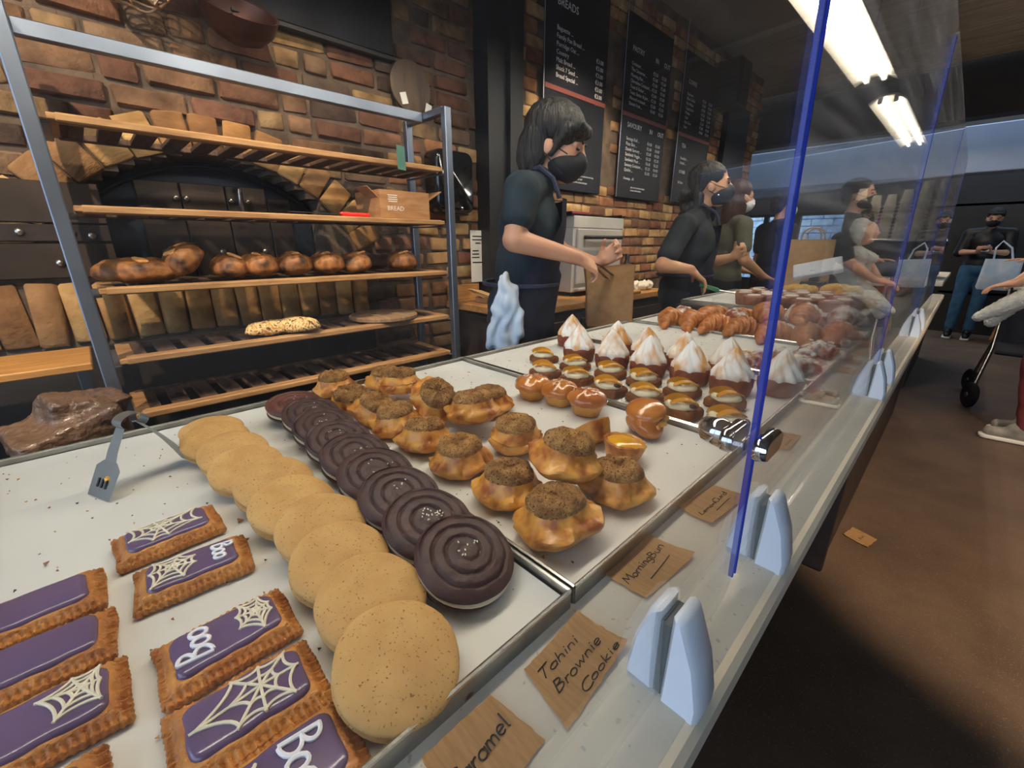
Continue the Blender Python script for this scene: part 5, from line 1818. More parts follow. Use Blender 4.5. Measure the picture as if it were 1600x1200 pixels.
board(3.27, 3.97, 1.6, 2.86, 2.205, 'middle black menu board headed PASTRY and SAVOURY', [
    ('PASTRY', -hw + 0.06, 2.63, 0.05, 'LEFT', 1), ('IN', 0.08, 2.63, 0.05, 'LEFT', 1), ('OUT', 0.22, 2.63, 0.05, 'LEFT', 1),
    (E2, -hw + 0.06, 2.54, 0.034, 'LEFT', 1.12), (PI_, 0.06, 2.54, 0.034, 'LEFT', 1.12), (PO_, 0.2, 2.54, 0.034, 'LEFT', 1.12),
    ('SAVOURY', -hw + 0.06, 2.12, 0.05, 'LEFT', 1), ('IN', 0.08, 2.12, 0.05, 'LEFT', 1), ('OUT', 0.22, 2.12, 0.05, 'LEFT', 1),
    (E3, -hw + 0.06, 2.03, 0.034, 'LEFT', 1.12), (S_I, 0.06, 2.03, 0.034, 'LEFT', 1.12), (S_O, 0.2, 2.03, 0.034, 'LEFT', 1.12),
    ('Dressings ... €1', -hw + 0.06, 1.74, 0.026, 'LEFT', 1.1), ('please tell us about any allergies\nwe bake with local flour', -0.15, 1.68, 0.018, 'LEFT', 1.3)])
E4 = '\n'.join(['Espresso', 'Black Coffee', 'Flat White', 'Cappuccino', 'Mocha', 'Chai', 'Hot Choc', 'Iced'])
board(4.22, 4.9, 1.62, 2.86, 2.205, 'farthest black menu board headed COFFEE and TEA', [
    ('COFFEE', -hw + 0.08, 2.62, 0.05, 'LEFT', 1), (E4, -hw + 0.08, 2.53, 0.034, 'LEFT', 1.12), (PI_, 0.08, 2.53, 0.034, 'LEFT', 1.12), (PO_, 0.22, 2.53, 0.034, 'LEFT', 1.12),
    ('TEA', -hw + 0.08, 2.1, 0.05, 'LEFT', 1), ('Breakfast ...\nHerbal ...', -hw + 0.08, 2.0, 0.034, 'LEFT', 1.2), ('€2.80\n€3.00', 0.2, 2.0, 0.034, 'LEFT', 1.2), ('OTHER', -hw + 0.08, 1.88, 0.04, 'LEFT', 1), ('All Sizes', -hw + 0.08, 1.79, 0.032, 'LEFT', 1)])
# speaker and dark wall panels past the menu
t = thing('wall_speaker', 'black box speaker high on the wall past the menu boards', 'speaker', (-2.19, 5.1, 2.55))
link('cabinet', box('cabinet', (0.24, 0.26, 0.4), 0.01, m_black), t, (0.13, 0.0, 0.2))
link('grille', box('grille', (0.01, 0.22, 0.36), 0.003, m_black_metal), t, (0.255, 0, 0.2))
t = thing('dark_wall_panel', 'tall dark panel on the wall past the last menu board', 'panel', (-2.18, 5.6, 0.9))
link('board', box('board', (0.05, 0.62, 1.75), 0.004, m_black), t, (0.025, 0, 0.9))
link('edge_trim', box('edge_trim', (0.06, 0.02, 1.75), 0.002, m_black_metal), t, (0.03, -0.32, 0.9))

# ================================================================ till end of the counter
t = thing('till_screen', 'pale tilted till screen beyond the muffins', 'till', (-0.66, 3.35, 0.9))
link('stand', boxes('stand', [((0, 0, 0.05), (0.12, 0.14, 0.1)), ((0, 0, 0.12), (0.05, 0.05, 0.1))], m_black), t)
link('display', box('display', (0.26, 0.03, 0.15), 0.005, m_clamp), t, (0, 0.02, 0.18), (R(-60), R(-14), R(10)))
t = thing('kraft_carrier_bag', 'brown kraft carrier bag with twisted handles beyond the till', 'bag', (-0.83, 3.9, 0.9))
link('body', slab('bag_body', rrect(0.3, 0.17, 0.01, 2), [(0.0, 0), (0, 0.01), (0.004, 0.2), (0.012, 0.36), (0.01, 0.361), (0.03, 0.3)], m_kraft), t, (0, 0, 0.0), (0, 0, R(10)))
link('handle', tubes('handle', [([(0.06 * math.cos(R(a)), 0.06, 0.35 + 0.09 * math.sin(R(a)) ** 0.6) for a in range(0, 181, 15)], 0.005)], m_kraft, 6), t)
link('handle', tubes('handle', [([(0.06 * math.cos(R(a)), -0.06, 0.35 + 0.09 * math.sin(R(a)) ** 0.6) for a in range(0, 181, 15)], 0.005)], m_kraft, 6), t)
# paper cups in tall nested stacks on the coffee machine
t = thing('coffee_machine', 'dark espresso machine carrying the stacked paper cups', 'coffee machine', (-0.52, 5.45, 0.94))
link('body', box('body', (0.72, 0.5, 0.3), 0.01, m_black_metal), t, (0, 0, 0.16))
link('cup_shelf', box('cup_shelf', (0.74, 0.52, 0.02), 0.004, m_steel), t, (0, 0, 0.32))
link('group_head', lathe('group_head', [(0.035, 0), (0.04, 0.05), (0.035, 0.06)], 16, m_chrome), t, (0.1, -0.28, 0.12))
link('group_head', lathe('group_head', [(0.035, 0), (0.04, 0.05), (0.035, 0.06)], 16, m_chrome), t, (-0.15, -0.28, 0.12))
m_cup = M('paper_cup', '#f2e9d4', '#e8dcc2', scale=8, rough=0.6)
cup = lathe('paper_cup', [(0.044, 0), (0.05, 0.002), (0.05, 0.01), (0.042, 0.0115), (0.031, 0.105), (0.029, 0.107)], 16, m_cup)
ns = 0
for sx, (x, y, n) in enumerate(((-0.83, 5.4, 12), (-0.72, 5.44, 10), (-0.61, 5.42, 10), (-0.5, 5.4, 11), (-0.385, 5.42, 13), (-0.27, 5.45, 14))):
    for k in range(n):
        o = link('paper_cup', cup, None, (x, y, 1.2705 + k * 0.031))
        tag(o, 'upside down cream paper cup in the %s stack from the left' % ORD[sx], 'cup', 'nested cups, stack %s' % ['one', 'two', 'three', 'four', 'five', 'six'][sx])

# ================================================================ people
m_skin = M('skin', '#d9a484', '#cf9678', scale=12, rough=0.5, sss=0.08)
m_skin_warm = M('skin_warm', '#dba981', '#cd9670', scale=12, rough=0.5, sss=0.08)
m_hair = M('dark_hair', '#151214', '#2b2724', scale=18, rough=0.5, stretch=(4, 4, 0.6), bump=0.9, bscale=30, bdist=0.01)
m_hair_brown = M('brown_hair', '#3a241c', '#50342a', scale=18, rough=0.45, stretch=(4, 4, 0.6), bump=0.8, bscale=30, bdist=0.01)
m_tee = M('black_tee', '#1a1f26', '#222a33', scale=10, rough=0.85, bump=0.3, bscale=14, bdist=0.01)
m_teal = M('dark_teal_tee', '#21333c', '#1b2932', scale=10, rough=0.85, bump=0.3, bscale=14, bdist=0.01)
m_apron = M('navy_apron', '#262a3a', '#313750', scale=14, rough=0.8, bump=0.35, bscale=16, bdist=0.008)
m_mask = M('black_mask', '#131419', rough=0.7)
m_mask_w = M('white_mask', '#e6e7ea', rough=0.7)
m_eye = M('eye_dark', '#241a16', rough=0.15)
m_grey_tee = M('olive_grey_tee', '#6b6a58', '#5c5b4c', scale=8, rough=0.85)
m_denim = M('dark_trousers', '#20222a', '#2a2d36', scale=20, rough=0.85)
m_jeans = M('blue_jeans', '#3f6c8f', '#325878', scale=12, rough=0.85)
m_red = M('maroon_trousers', '#7c3236', '#642629', scale=8, rough=0.85, bump=0.6, bscale=14, bdist=0.012)
m_shoe = M('grey_shoe', '#8f8a80', '#6f6b64', scale=14, rough=0.7)
m_sole = M('white_sole', '#d8d3c8', rough=0.6)
m_fluff = M('fluffy_white', '#e8e6d8', '#d6d6ca', scale=40, rough=1.0, bump=1.0, bscale=120, bdist=0.01)


def V(*a):
    return Vector(a)


def hand(w, f, n, side, curl, s=1.0, thumb_curl=0.5):
    """palm, four unequal fingers and a thumb; f points along the fingers, n is where the palm faces"""
    w, f, n = Vector(w), Vector(f).normalized(), Vector(n)
    n = (n - f * n.dot(f)).normalized()
    t = f.cross(n).normalized() * side
    out = [('c', w - f * 0.02 * s, w + f * 0.02 * s, 0.024 * s, 0.024 * s)]
    lens = (0.070, 0.079, 0.073, 0.056)
    for k in range(4):
        base = w + f * (0.088 - 0.003 * abs(k - 1.3)) * s + t * (0.030 - 0.02 * k) * s
        out.append(('c', w + f * 0.02 * s + t * (0.016 - 0.011 * k) * s, base, 0.0145 * s, 0.0115 * s))
        p = base
        a = curl * (0.75 + 0.1 * k)
        ang = 0
        for q, fr in enumerate((0.45, 0.31, 0.24)):
            ang += a
            d = (f * math.cos(ang) + n * math.sin(ang) + t * (0.06 - 0.04 * k)).normalized()
            e = p + d * lens[k] * fr * s
            out.append(('c', p, e, (0.0098 - 0.0008 * q) * s, (0.0092 - 0.0009 * q) * s))
            p = e
    p = w + f * 0.03 * s + t * 0.026 * s
    d = (f * 0.62 + t * 0.75 + n * 0.25).normalized()
    out.append(('c', w + f * 0.01 * s + t * 0.012 * s, p, 0.017 * s, 0.015 * s))
    for q, ln in enumerate((0.036, 0.03)):
        e = p + d * ln * s
        out.append(('c', p, e, (0.0118 - 0.001 * q) * s, (0.0108 - 0.0012 * q) * s))
        p = e
        d = (d + f * 0.5 * thumb_curl + n * 0.9 * thumb_curl - t * 0.45 * thumb_curl).normalized()
    return out


def person(label, loc, rz, J, skin, top_mat, leg_mat, hair, mask_mat, apron=True, head_rot=(0, 0, 0), hs=1.0, voxel=0.0075, hands=None, sleeve=0.62, legs=True, name='person', shoes=m_black, hat=None, hair_mat=None, scale=1.0, strap_mat=None):
    t = thing(name, label, 'person', loc, (0, 0, rz))
    t.scale = (scale,) * 3
    j = {k: Vector(v) for k, v in J.items()}
    hm = Matrix.Translation(j['head']) @ Euler(head_rot, 'XYZ').to_matrix().to_4x4() @ Matrix.Scale(hs, 4)

    def H(p):
        return hm @ Vector(p)
    hr = Euler(head_rot, 'XYZ')

    def E(c, r):
        return ('e', tuple(H(c)), tuple(x * hs for x in r), tuple(hr))
    body = []
    pv, ch, nk = j['pelvis'], j['chest'], j['neck']
    mid = pv.lerp(ch, 0.5)
    body += [('e', tuple(pv), (0.155, 0.11, 0.12)), ('e', tuple(mid), (0.125, 0.095, 0.16)), ('e', tuple(ch), (0.15, 0.105, 0.15)), ('c', ch + V(0, 0, 0.06), nk, 0.085, 0.055),
             ('c', nk, H((0, -0.012, -0.05)), 0.05, 0.047)]
    for s in ('r', 'l'):
        sh, el, wr = j[s + 'sh'], j[s + 'el'], j[s + 'wr']
        body += [('c', nk.lerp(sh, 0.2) - V(0, 0, 0.03), sh, 0.05, 0.052), ('c', sh, el, 0.05, 0.04), ('c', el, wr, 0.042, 0.027)]
        if hands and s in hands:
            f, n, curl, tc = hands[s]
            body += hand(wr + Vector(f).normalized() * 0.01, f, n, 1 if s == 'r' else -1, curl, 0.98, tc)
        if legs:
            hp, kn, an = j[s + 'hip'], j[s + 'kn'], j[s + 'an']
            body += [('c', hp, kn, 0.082, 0.056), ('c', kn, an, 0.056, 0.036), ('c', an - V(0, 0, 0.03), an + V(0, 0.14, -0.05), 0.038, 0.028)]
    # head: skull, face, jaw, nose, ears, brow
    body += [E((0, -0.012, 0.03), (0.072, 0.09, 0.083)), E((0, 0.022, -0.02), (0.062, 0.068, 0.075)), E((0, 0.04, -0.07), (0.043, 0.042, 0.038)), E((0, 0.078, 0.018), (0.045, 0.012, 0.012)),
             ('c', H((0, 0.084, 0.008)), H((0, 0.104, -0.026)), 0.0085 * hs, 0.012 * hs), E((0.072, -0.004, -0.012), (0.01, 0.02, 0.03)), E((-0.072, -0.004, -0.012), (0.01, 0.02, 0.03)),
             ('c', H((-0.02, 0.082, -0.058)), H((0.02, 0.082, -0.058)), 0.009 * hs, 0.009 * hs)]
    link('body', blob('person_body', body, voxel, 2, skin), t)
    # eyes and brows
    for s in (-1, 1):
        bm = bmesh.new()
        bm_ell(bm, (0, 0, 0), (0.0135 * hs, 0.006 * hs, 0.0052 * hs), None, 2)
        e = link('eye', finish(bm, 'eye', m_eye), t, tuple(H((0.03 * s, 0.0815, 0.001))), tuple(hr))
        link('eyebrow', tubes('eyebrow', [([H((0.015 * s, 0.09, 0.02)), H((0.032 * s, 0.088, 0.026)), H((0.05 * s, 0.074, 0.02))], 0.0035 * hs)], hair_mat or m_hair, 5), t)
    # hair
    hp_ = []
    for it in hair:
        if it[0] == 'e':
            hp_.append(('e', tuple(H(it[1])), tuple(x * hs for x in it[2]), tuple(hr)))
        else:
            hp_.append(('c', H(it[1]), H(it[2]), it[3] * hs, it[4] * hs))
    link('hair', blob('person_hair', hp_, voxel * 0.8, 1, hair_mat or m_hair, lambda v: 0.004 * noise.noise((v.x * 70, v.y * 70, v.z * 16))), t)
    # mask
    if mask_mat:
        link('face_mask', blob('face_mask', [E((0, 0.042, -0.052), (0.064, 0.066, 0.052)), E((0, 0.072, -0.04), (0.036, 0.046, 0.044))], voxel * 0.7, 2, mask_mat), t)
        link('mask_loop', tubes('mask_loop', [([H((0.06 * s, 0.062, z0)), H((0.072 * s, 0.03, z1)), H((0.079 * s, -0.012, z2))], 0.0022) for s in (-1, 1) for z0, z1, z2 in ((-0.022, -0.012, 0.012), (-0.08, -0.06, -0.03))], mask_mat, 5), t)
    # shirt
    sh_ = [('e', tuple(pv + V(0, 0, 0.03)), (0.168, 0.122, 0.12)), ('e', tuple(mid), (0.142, 0.112, 0.17)), ('e', tuple(ch), (0.166, 0.12, 0.155)), ('c', ch + V(0, 0, 0.06), nk - V(0, 0, 0.012), 0.098, 0.062)]
    for s in ('r', 'l'):
        sh, el = j[s + 'sh'], j[s + 'el']
        sh_ += [('c', nk.lerp(sh, 0.25) - V(0, 0, 0.03), sh, 0.062, 0.066), ('c', sh, sh.lerp(el, sleeve), 0.066, 0.062)]
    link('shirt', blob('person_shirt', sh_, voxel * 1.2, 2, top_mat, lambda v: 0.004 * noise.noise(v * 16)), t)
    if legs:
        tr = [('e', tuple(pv - V(0, 0, 0.02)), (0.172, 0.125, 0.115))]
        for s in ('r', 'l'):
            hp, kn, an = j[s + 'hip'], j[s + 'kn'], j[s + 'an']
            tr += [('c', hp, kn, 0.095, 0.07), ('c', kn, an + V(0, 0, 0.02), 0.07, 0.058)]
        link('trousers', blob('person_trousers', tr, voxel * 1.4, 2, leg_mat, lambda v: 0.006 * noise.noise(v * 14)), t)
        for s in ('r', 'l'):
            an = j[s + 'an']
            so = link('shoe', blob('person_shoe', [('c', an + V(0, -0.03, -0.045), an + V(0, 0.15, -0.055), 0.045, 0.036), ('e', tuple(an + V(0, 0.02, -0.02)), (0.045, 0.07, 0.05))], 0.008, 2, shoes), t)
            link('sole', slab('sole', rrect(0.09, 0.29, 0.042, 5), [(0.003, 0), (0, 0.004), (0, 0.018), (0.004, 0.022)], m_sole), so, tuple(an + V(0, 0.055, -0.1)))
    if apron:
        bm = bmesh.new()
        nu, nv = 26, 34
        g = {}
        z0, z1 = pv.z - 0.42, ch.z + 0.1
        for b_ in range(nv + 1):
            v = b_ / nv
            z = z0 + (z1 - z0) * v
            if z <= pv.z:
                c = pv.copy()
            elif z < ch.z:
                c = pv.lerp(ch, (z - pv.z) / (ch.z - pv.z))
            else:
                c = ch.copy()
            wid = 1.75 if z < mid.z - 0.03 else max(0.62, 1.75 - (z - mid.z + 0.03) * 5.2)
            rx_, ry_ = (0.19, 0.15) if z < mid.z else (0.182, 0.135)
            if z > mid.z:
                rx_, ry_ = 0.178, 0.136 - 0.0 * (z - mid.z)
            for a_ in range(nu + 1):
                an = (a_ / nu * 2 - 1) * wid
                fl = 1 + 0.05 * noise.noise((an * 2, z * 3, 4)) + max(0, pv.z - z) * 0.18
                g[a_, b_] = bm.verts.new((c.x + rx_ * fl * math.sin(an), c.y + ry_ * fl * math.cos(an) + 0.004, z))
        for a_ in range(nu):
            for b_ in range(nv):
                bm.faces.new((g[a_, b_], g[a_ + 1, b_], g[a_ + 1, b_ + 1], g[a_, b_ + 1]))
        bmesh.ops.solidify(bm, geom=bm.faces[:], thickness=0.004)
        bmesh.ops.recalc_face_normals(bm, faces=bm.faces)
        ap = link('apron', finish(bm, 'apron', apron_mat if False else m_apron), t)
        wz = mid.z - 0.04
        c = pv.lerp(ch, (wz - pv.z) / (ch.z - pv.z))
        link('waist_tie', tubes('waist_tie', [([(c.x + 0.19 * math.cos(2 * PI * k / 28), c.y + 0.148 * math.sin(2 * PI * k / 28), wz) for k in range(28)], 0.009, True)], m_apron, 6), ap)
        for s in (-1, 1):
            link('neck_strap', tubes('neck_strap', [([ch + V(0.09 * s, 0.105, 0.1), ch + V(0.085 * s, 0.08, 0.165), nk + V(0.06 * s, 0.0, 0.025), nk + V(0.03 * s, -0.06, 0.02)], 0.009)], strap_mat or m_apron, 6), ap)
    return t


BOB = [('e', (0, -0.02, 0.045), (0.092, 0.105, 0.088)), ('e', (0.064, -0.052, -0.02), (0.028, 0.05, 0.085)), ('e', (-0.064, -0.052, -0.02), (0.028, 0.05, 0.085)), ('e', (0, -0.075, -0.025), (0.08, 0.05, 0.09)),
       ('c', (-0.045, 0.07, 0.06), (0.045, 0.07, 0.06), 0.023, 0.023), ('c', (-0.062, 0.045, 0.045), (-0.07, 0.012, -0.03), 0.018, 0.010), ('c', (0.062, 0.045, 0.045), (0.07, 0.012, -0.03), 0.018, 0.010)]
CAPH = [('e', (0, -0.024, 0.042), (0.084, 0.096, 0.082)), ('e', (0, -0.07, -0.01), (0.07, 0.04, 0.06))]
CURLS = CAPH + [('e', (rng.uniform(-0.05, 0.05), -0.1 + rng.uniform(-0.03, 0.02), -0.03 - 0.02 * k), (0.033, 0.03, 0.028)) for k in range(7)] + [('e', (0.06, -0.06, -0.05 - 0.02 * k), (0.025, 0.028, 0.022)) for k in range(4)]
LONG = CAPH + [('e', (0.05, -0.03, -0.06), (0.035, 0.06, 0.11)), ('e', (-0.05, -0.03, -0.06), (0.035, 0.06, 0.11)), ('e', (0, -0.07, -0.08), (0.07, 0.04, 0.12))]
LEGS = dict(rhip=(0.085, 0, 0.9), lhip=(-0.085, 0, 0.9), rkn=(0.09, 0.02, 0.5), lkn=(-0.09, 0.02, 0.5), ran=(0.09, -0.02, 0.105), lan=(-0.09, -0.02, 0.105))

# first worker: leaning over the counter, filling a paper bag
J1 = dict(LEGS, pelvis=(0, 0.02, 0.96), chest=(0, 0.065, 1.29), neck=(0, 0.1, 1.47), head=(0, 0.165, 1.575),
          rsh=(0.175, 0.03, 1.405), rel=(0.215, -0.0, 1.245), rwr=(0.13, 0.235, 1.185), lsh=(-0.165, 0.11, 1.41), lel=(-0.21, 0.22, 1.2), lwr=(-0.13, 0.37, 1.15))
w1 = person('worker with dark bobbed hair and black mask filling a paper bag', (-1.26, 1.22, 0), R(-42), J1, m_skin, m_teal, m_denim, BOB, m_mask, head_rot=(R(-15), 0, R(-24)), hs=1.13,
            hands={'r': ((-0.45, 0.85, -0.4), (-0.6, -0.1, -0.8), 0.62, 0.7), 'l': ((0.3, 0.75, 0.55), (0.9, -0.35, 0.1), 0.95, 0.8)}, voxel=0.0062, sleeve=0.5)

t = thing('paper_bag', 'open brown paper bag held by the first worker', 'bag', (-1.055, 1.62, 0.895), (0, R(-3), R(40)))
bm = bmesh.new()
ol = rrect(0.19, 0.12, 0.006, 2)
rings = []
for z, k, wv in ((0, 1.0, 0), (0.06, 1.02, 0.002), (0.14, 1.03, 0.004), (0.2, 1.05, 0.005), (0.245, 1.1, 0.008)):
    rings.append([bm.verts.new((p[0] * k + wv * noise.noise((p[0] * 30, z * 20, 1)), p[1] * k * (1 - z * 0.25) + wv * noise.noise((p[1] * 30, z * 20, 5)), z + (0.012 * math.sin(p[0] * 30) if z > 0.22 else 0))) for p in ol])
for i in range(4):
    for k in range(len(ol)):
        n_ = len(ol)
        bm.faces.new((rings[i][k], rings[i][(k + 1) % n_], rings[i + 1][(k + 1) % n_], rings[i + 1][k]))
bm.faces.new(rings[0][::-1])
bmesh.ops.solidify(bm, geom=bm.faces[:], thickness=0.0008)
bmesh.ops.recalc_face_normals(bm, faces=bm.faces)
link('bag_body', finish(bm, 'bag_body', m_kraft), t)
link('bag_fold', box('bag_fold', (0.004, 0.06, 0.22), 0.001, m_kraft), t, (0.096, 0, 0.12))
# tongs in her right hand
t = thing('pastry_tongs', 'steel tongs in the first worker\'s right hand, dipping into the bag', 'tongs', (-1.0, 1.43, 1.15))
link('arm', strip('arm', [(-0.01, -0.03, 0.02), (-0.025, 0.05, -0.02), (-0.04, 0.16, -0.07)], 0.014, (1, 0.2, 0), m_steel), t)
link('arm', strip('arm', [(-0.01, -0.03, 0.02), (-0.01, 0.05, -0.005), (-0.02, 0.16, -0.05)], 0.014, (1, 0.2, 0), m_steel), t)
# towel tucked in the apron string
m_towel = M('blue_white_towel', '#dfe7f0', '#b9cfe6', scale=9, rough=0.9)
tw = [('c', (0.0, 0, 0.17), (0.0, 0.01, 0.14), 0.018, 0.026), ('c', (0, 0, 0.14), (0.005, -0.045, -0.06), 0.026, 0.03), ('c', (0, 0.01, 0.14), (0.0, 0.03, -0.09), 0.026, 0.03), ('c', (0, 0.03, 0.13), (0.01, 0.055, -0.02), 0.022, 0.026), ('c', (0.01, 0, 0.1), (0.02, -0.01, -0.1), 0.022, 0.026)]
a = R(-42)
lp = Vector((0.205, -0.035, 0.95))
tag(link('tucked_towel', blob('tucked_towel', tw, 0.006, 1, m_towel, lambda v: 0.006 * math.sin(v.y * 110 + 4 * noise.noise(v * 18))), None, (-1.26 + lp.x * math.cos(a) - lp.y * math.sin(a), 1.22 + lp.x * math.sin(a) + lp.y * math.cos(a), lp.z), (0, 0, a)), 'pale blue white towel tucked into the first worker\'s apron string', 'towel')

# second worker: looking right, holding tongs over the far tray
J2 = dict(LEGS, pelvis=(0, -0.02, 0.93), chest=(0.01, 0.01, 1.2), neck=(0, 0.03, 1.385), head=(0, 0.085, 1.515),
          rsh=(0.16, -0.11, 1.295), rel=(0.27, -0.25, 1.09), rwr=(0.285, -0.1, 1.07), lsh=(-0.14, 0.12, 1.31), lel=(-0.19, 0.2, 1.08), lwr=(-0.08, 0.31, 1.12))
w2 = person('worker with curly dark ponytail and black mask looking along the counter', (-1.2, 2.66, 0), R(-42), J2, m_skin_warm, m_tee, m_denim, CURLS, m_mask, head_rot=(R(4), 0, R(-22)), hs=1.08,
            hands={'r': ((0.0, 0.75, -0.6), (0.0, -0.6, -0.75), 0.45, 0.4), 'l': ((0.75, 0.3, 0.45), (0.3, -0.9, -0.2), 0.8, 0.5)}, voxel=0.0075, sleeve=0.72, scale=1.025)
tag(link('earring', lathe('earring', [(0.003, 0), (0.005, 0.004), (0.001, 0.009)], 8, m_chrome), None, (-1.068, 2.665, 1.49)), 'small silver drop earring of the second worker', 'earring')
t = thing('green_tongs', 'green handled steel tongs under the second worker\'s hand', 'tongs', (-0.965, 2.47, 0.99), (0, R(6), R(48)))
link('handle', tubes('handle', [([(-0.06, 0, 0.02), (0.05, 0, 0.0)], 0.011)], M('green_plastic', '#2f7a58', rough=0.4), 8), t)
for s in (-1, 1):
    link('wire_jaw', tubes('wire_jaw', [([(0.05, s * 0.004, 0.0), (0.13, s * 0.02, -0.004), (0.22, s * 0.016, -0.006)], 0.004)], m_steel, 6), t)

# figures added in place of people mirrored in the screens
JS = dict(LEGS, pelvis=(0, 0, 0.95), chest=(0, 0.02, 1.25), neck=(0, 0.02, 1.43), head=(0, 0.04, 1.56),
          rsh=(0.17, 0.0, 1.36), rel=(0.21, 0.02, 1.12), rwr=(0.13, 0.24, 1.0), lsh=(-0.17, 0.0, 1.36), lel=(-0.21, 0.02, 1.12), lwr=(-0.12, 0.24, 1.02))
HND = {'r': ((-0.2, 0.9, -0.3), (0, -0.3, -0.9), 0.4, 0.4), 'l': ((0.2, 0.9, -0.2), (0, -0.3, -0.9), 0.4, 0.4)}
person('brown haired figure in a grey-olive tee standing in for a reflection, right behind the second worker', (-1.32, 3.6, 0), R(-40), JS, m_skin_warm, m_grey_tee, m_denim, LONG, m_mask_w, apron=False, hs=1.05, voxel=0.011, hands=HND, hair_mat=m_hair_brown)
person('short haired figure in a white mask standing in for a reflection, beside the blue glass edge', (-1.2, 4.3, 0), R(-40), JS, m_skin, m_tee, m_denim, CAPH, m_mask_w, apron=False, voxel=0.011, hands=HND, scale=0.985)
person('figure in dark clothes and black mask standing in for a reflection, left of the cup stacks', (-0.72, 4.58, 0), R(-55), JS, m_skin_warm, m_tee, m_denim, LONG, m_mask, apron=False, voxel=0.011, hands=HND, scale=0.93, hair_mat=m_hair)
# waiting customer at the far end
JC = dict(LEGS, pelvis=(0, 0, 0.95), chest=(0, 0.02, 1.25), neck=(0, 0.03, 1.42), head=(0, 0.07, 1.535),
          rsh=(0.18, 0.0, 1.36), rel=(0.22, 0.03, 1.12), rwr=(0.06, 0.25, 1.13), lsh=(-0.18, 0.0, 1.36), lel=(-0.22, 0.03, 1.12), lwr=(-0.06, 0.25, 1.13))
person('customer in black jacket, cap and blue jeans looking at a phone', (0.12, 8.35, 0), R(178), JC, m_skin, m_black, m_jeans, CAPH + [('c', (-0.06, 0.09, 0.07), (0.06, 0.09, 0.07), 0.015, 0.015)], m_mask, apron=False, head_rot=(R(-14), 0, 0), voxel=0.012,
       hands={'r': ((-0.5, 0.8, 0.2), (-0.4, -0.3, 0.8), 0.5, 0.5), 'l': ((0.5, 0.8, 0.2), (0.4, -0.3, 0.8), 0.5, 0.5)}, sleeve=1.0)
t = thing('mobile_phone', 'dark phone held by the far customer', 'phone', (0.12, 8.02, 1.17), (R(35), 0, 0))
link('case', slab('case', rrect(0.075, 0.15, 0.01, 3), [(0.001, 0), (0, 0.002), (0, 0.007), (0.001, 0.008)], m_black), t)
link('screen', box('screen', (0.066, 0.138, 0.001), 0, m_gloss), t, (0, 0, 0.0085))
t = thing('tote_bag', 'pale blue white tote bag hung on the far customer\'s arm', 'bag', (0.31, 8.08, 0.68))
link('body', slab('tote_body', rrect(0.34, 0.1, 0.03, 3), [(0.02, 0), (0, 0.03), (0.005, 0.2), (0.01, 0.37)], m_towel), t)
link('handle', tubes('handle', [([(-0.09, 0, 0.36), (-0.1, 0, 0.5), (-0.06, 0, 0.58), (0.03, 0, 0.5), (0.07, 0, 0.36)], 0.01)], m_towel, 6), t)
t = thing('side_table', 'small white topped table beside the far customer', 'table', (0.84, 8.3, 0))
link('top', box('top', (0.9, 0.6, 0.03), 0.004, m_edge), t, (0, 0, 0.715))
for x in (-0.38, 0.38):
    for y in (-0.24, 0.24):
        link('leg', tubes('leg', [([(x, y, 0), (x * 0.85, y * 0.85, 0.7)], 0.02)], m_oak, 8), t)

# customer in maroon trousers at the right edge, carrying a child
JR = dict(pelvis=(0, 0, 0.95), chest=(0, 0.02, 1.27), neck=(0, 0.03, 1.46), head=(0, 0.06, 1.6), rsh=(0.18, 0.0, 1.4), rel=(0.24, 0.1, 1.15), rwr=(0.1, 0.24, 1.0), lsh=(-0.18, 0, 1.4), lel=(-0.24, 0.1, 1.15), lwr=(-0.1, 0.26, 1.0),
          rhip=(0.09, 0, 0.9), lhip=(-0.09, 0, 0.9), rkn=(0.1, 0.03, 0.5), lkn=(-0.1, 0.06, 0.5), ran=(0.1, -0.06, 0.105), lan=(-0.1, 0.0, 0.105))
person('customer in maroon trousers and grey shoes standing at the right edge', (0.5, 4.2, 0), R(95), JR, m_skin, m_denim, m_red, CAPH, m_mask, apron=False, voxel=0.012, hands=HND, shoes=m_shoe, sleeve=0.9)
t = thing('carried_child', 'child in a fluffy white suit carried at the right edge', 'person', (0.36, 4.14, 0.78))
kid = [('e', (0.05, 0, 0.3), (0.12, 0.12, 0.17)), ('e', (0.04, 0, 0.56), (0.085, 0.09, 0.1)), ('c', (0.02, -0.04, 0.2), (-0.12, -0.05, 0.09), 0.066, 0.056), ('c', (-0.12, -0.05, 0.09), (-0.23, -0.05, 0.0), 0.054, 0.03),
       ('c', (0.02, 0.07, 0.2), (-0.1, 0.09, 0.08), 0.066, 0.056), ('c', (-0.1, 0.09, 0.08), (-0.16, 0.1, -0.04), 0.054, 0.036), ('c', (0.02, -0.08, 0.42), (-0.08, -0.07, 0.37), 0.048, 0.035)]
link('fluffy_suit', blob('fluffy_suit', kid, 0.008, 1, m_fluff, lambda v: 0.006 * noise.noise(v * 70)), t)
link('face', blob('child_face', [('e', (0.0, 0, 0.55), (0.075, 0.075, 0.085)), ('e', (-0.075, 0, 0.545), (0.01, 0.012, 0.01)), ('c', (-0.06, 0.02, 0.52), (-0.06, -0.02, 0.52), 0.01, 0.01)], 0.006, 1, m_skin), t)
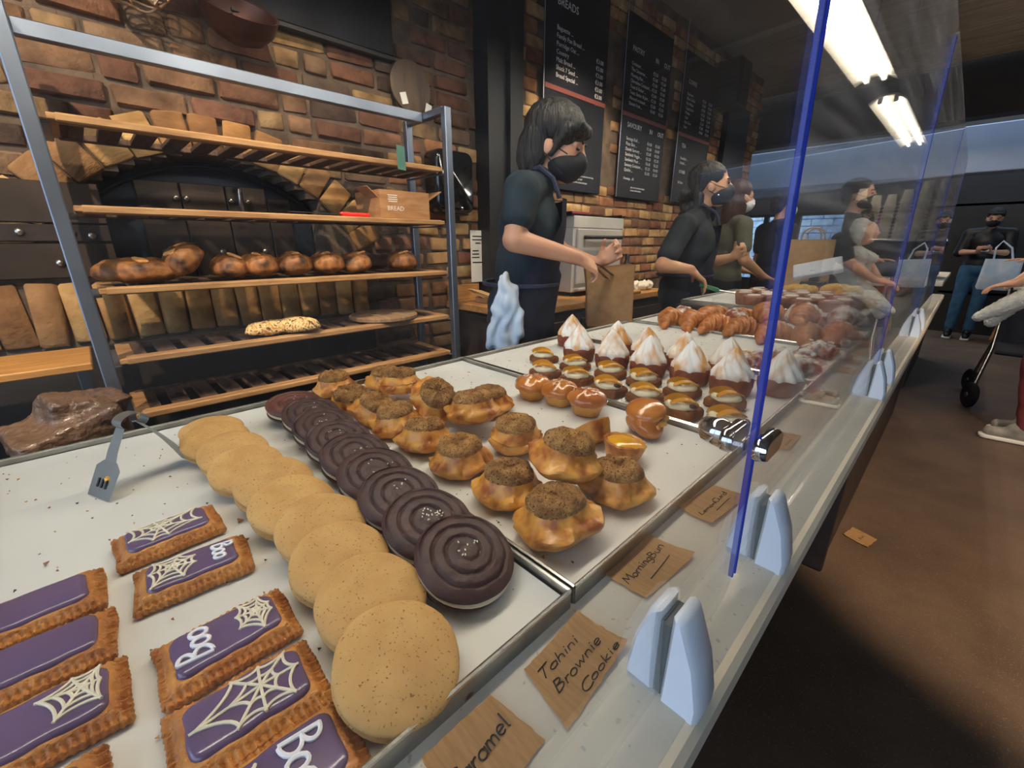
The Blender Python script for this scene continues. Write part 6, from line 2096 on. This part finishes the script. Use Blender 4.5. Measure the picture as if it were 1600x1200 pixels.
link('hand', blob('child_hand', hand((-0.1, -0.07, 0.36), (-1, 0, 0.05), (0, 0, -1), 1, 0.2, 0.62, 0.2), 0.0035, 1, m_skin), t)

# push chair
t = thing('push_chair', 'folding push chair with black wheels behind the maroon trousers', 'push chair', (0.45, 5.05, 0))
whl = lathe('wheel', [(0.03, -0.02), (0.085, -0.022), (0.098, -0.012), (0.098, 0.012), (0.085, 0.022), (0.03, 0.02)], 24, m_black)
for x in (-0.2, 0.25):
    for y in (-0.25, 0.3):
        w_ = link('wheel', whl, t, (x, y, 0.098), (0, PI / 2, R(20)))
        link('hub', lathe('hub', [(0.02, -0.026), (0.022, 0), (0.02, 0.026)], 12, m_steel), w_)
link('frame', tubes('frame', [([(-0.2, -0.25, 0.1), (-0.16, -0.1, 0.45), (-0.16, 0.25, 0.95)], 0.013), ([(0.25, -0.25, 0.1), (0.2, -0.1, 0.45), (0.2, 0.25, 0.95)], 0.013), ([(-0.2, 0.3, 0.1), (-0.16, 0.0, 0.5)], 0.012), ([(0.25, 0.3, 0.1), (0.2, 0.0, 0.5)], 0.012), ([(-0.16, 0.25, 0.95), (0.2, 0.25, 0.95)], 0.014)], m_steel, 8), t)
link('seat', box('seat', (0.34, 0.3, 0.03), 0.01, m_denim), t, (0.02, 0.0, 0.45), (R(8), 0, 0))
link('seat_back', box('seat_back', (0.34, 0.03, 0.45), 0.01, m_denim), t, (0.02, 0.2, 0.66), (R(-20), 0, 0))
# orange pumpkin added where the screen mirrors the child's toy
t = thing('pumpkin_standin', 'orange pumpkin standing in for a reflection, on the counter end by the glass', 'pumpkin', (-0.3, 3.9, 0.9))
link('flesh', lathe('flesh', [(0.02, 0.004), (0.06, 0.0), (0.095, 0.03), (0.1, 0.065), (0.08, 0.1), (0.04, 0.115), (0.01, 0.11)], 48, M('pumpkin_skin', '#d8692c', '#c4541f', scale=6, rough=0.4), lambda th, i, r_, z_: (r_ * (1 - 0.07 * abs(math.sin(th * 5))), z_)), t)
link('stalk', tubes('stalk', [([(0, 0, 0.108), (0.004, 0, 0.125), (0.014, 0, 0.14)], 0.009)], m_wood_dark, 6), t)
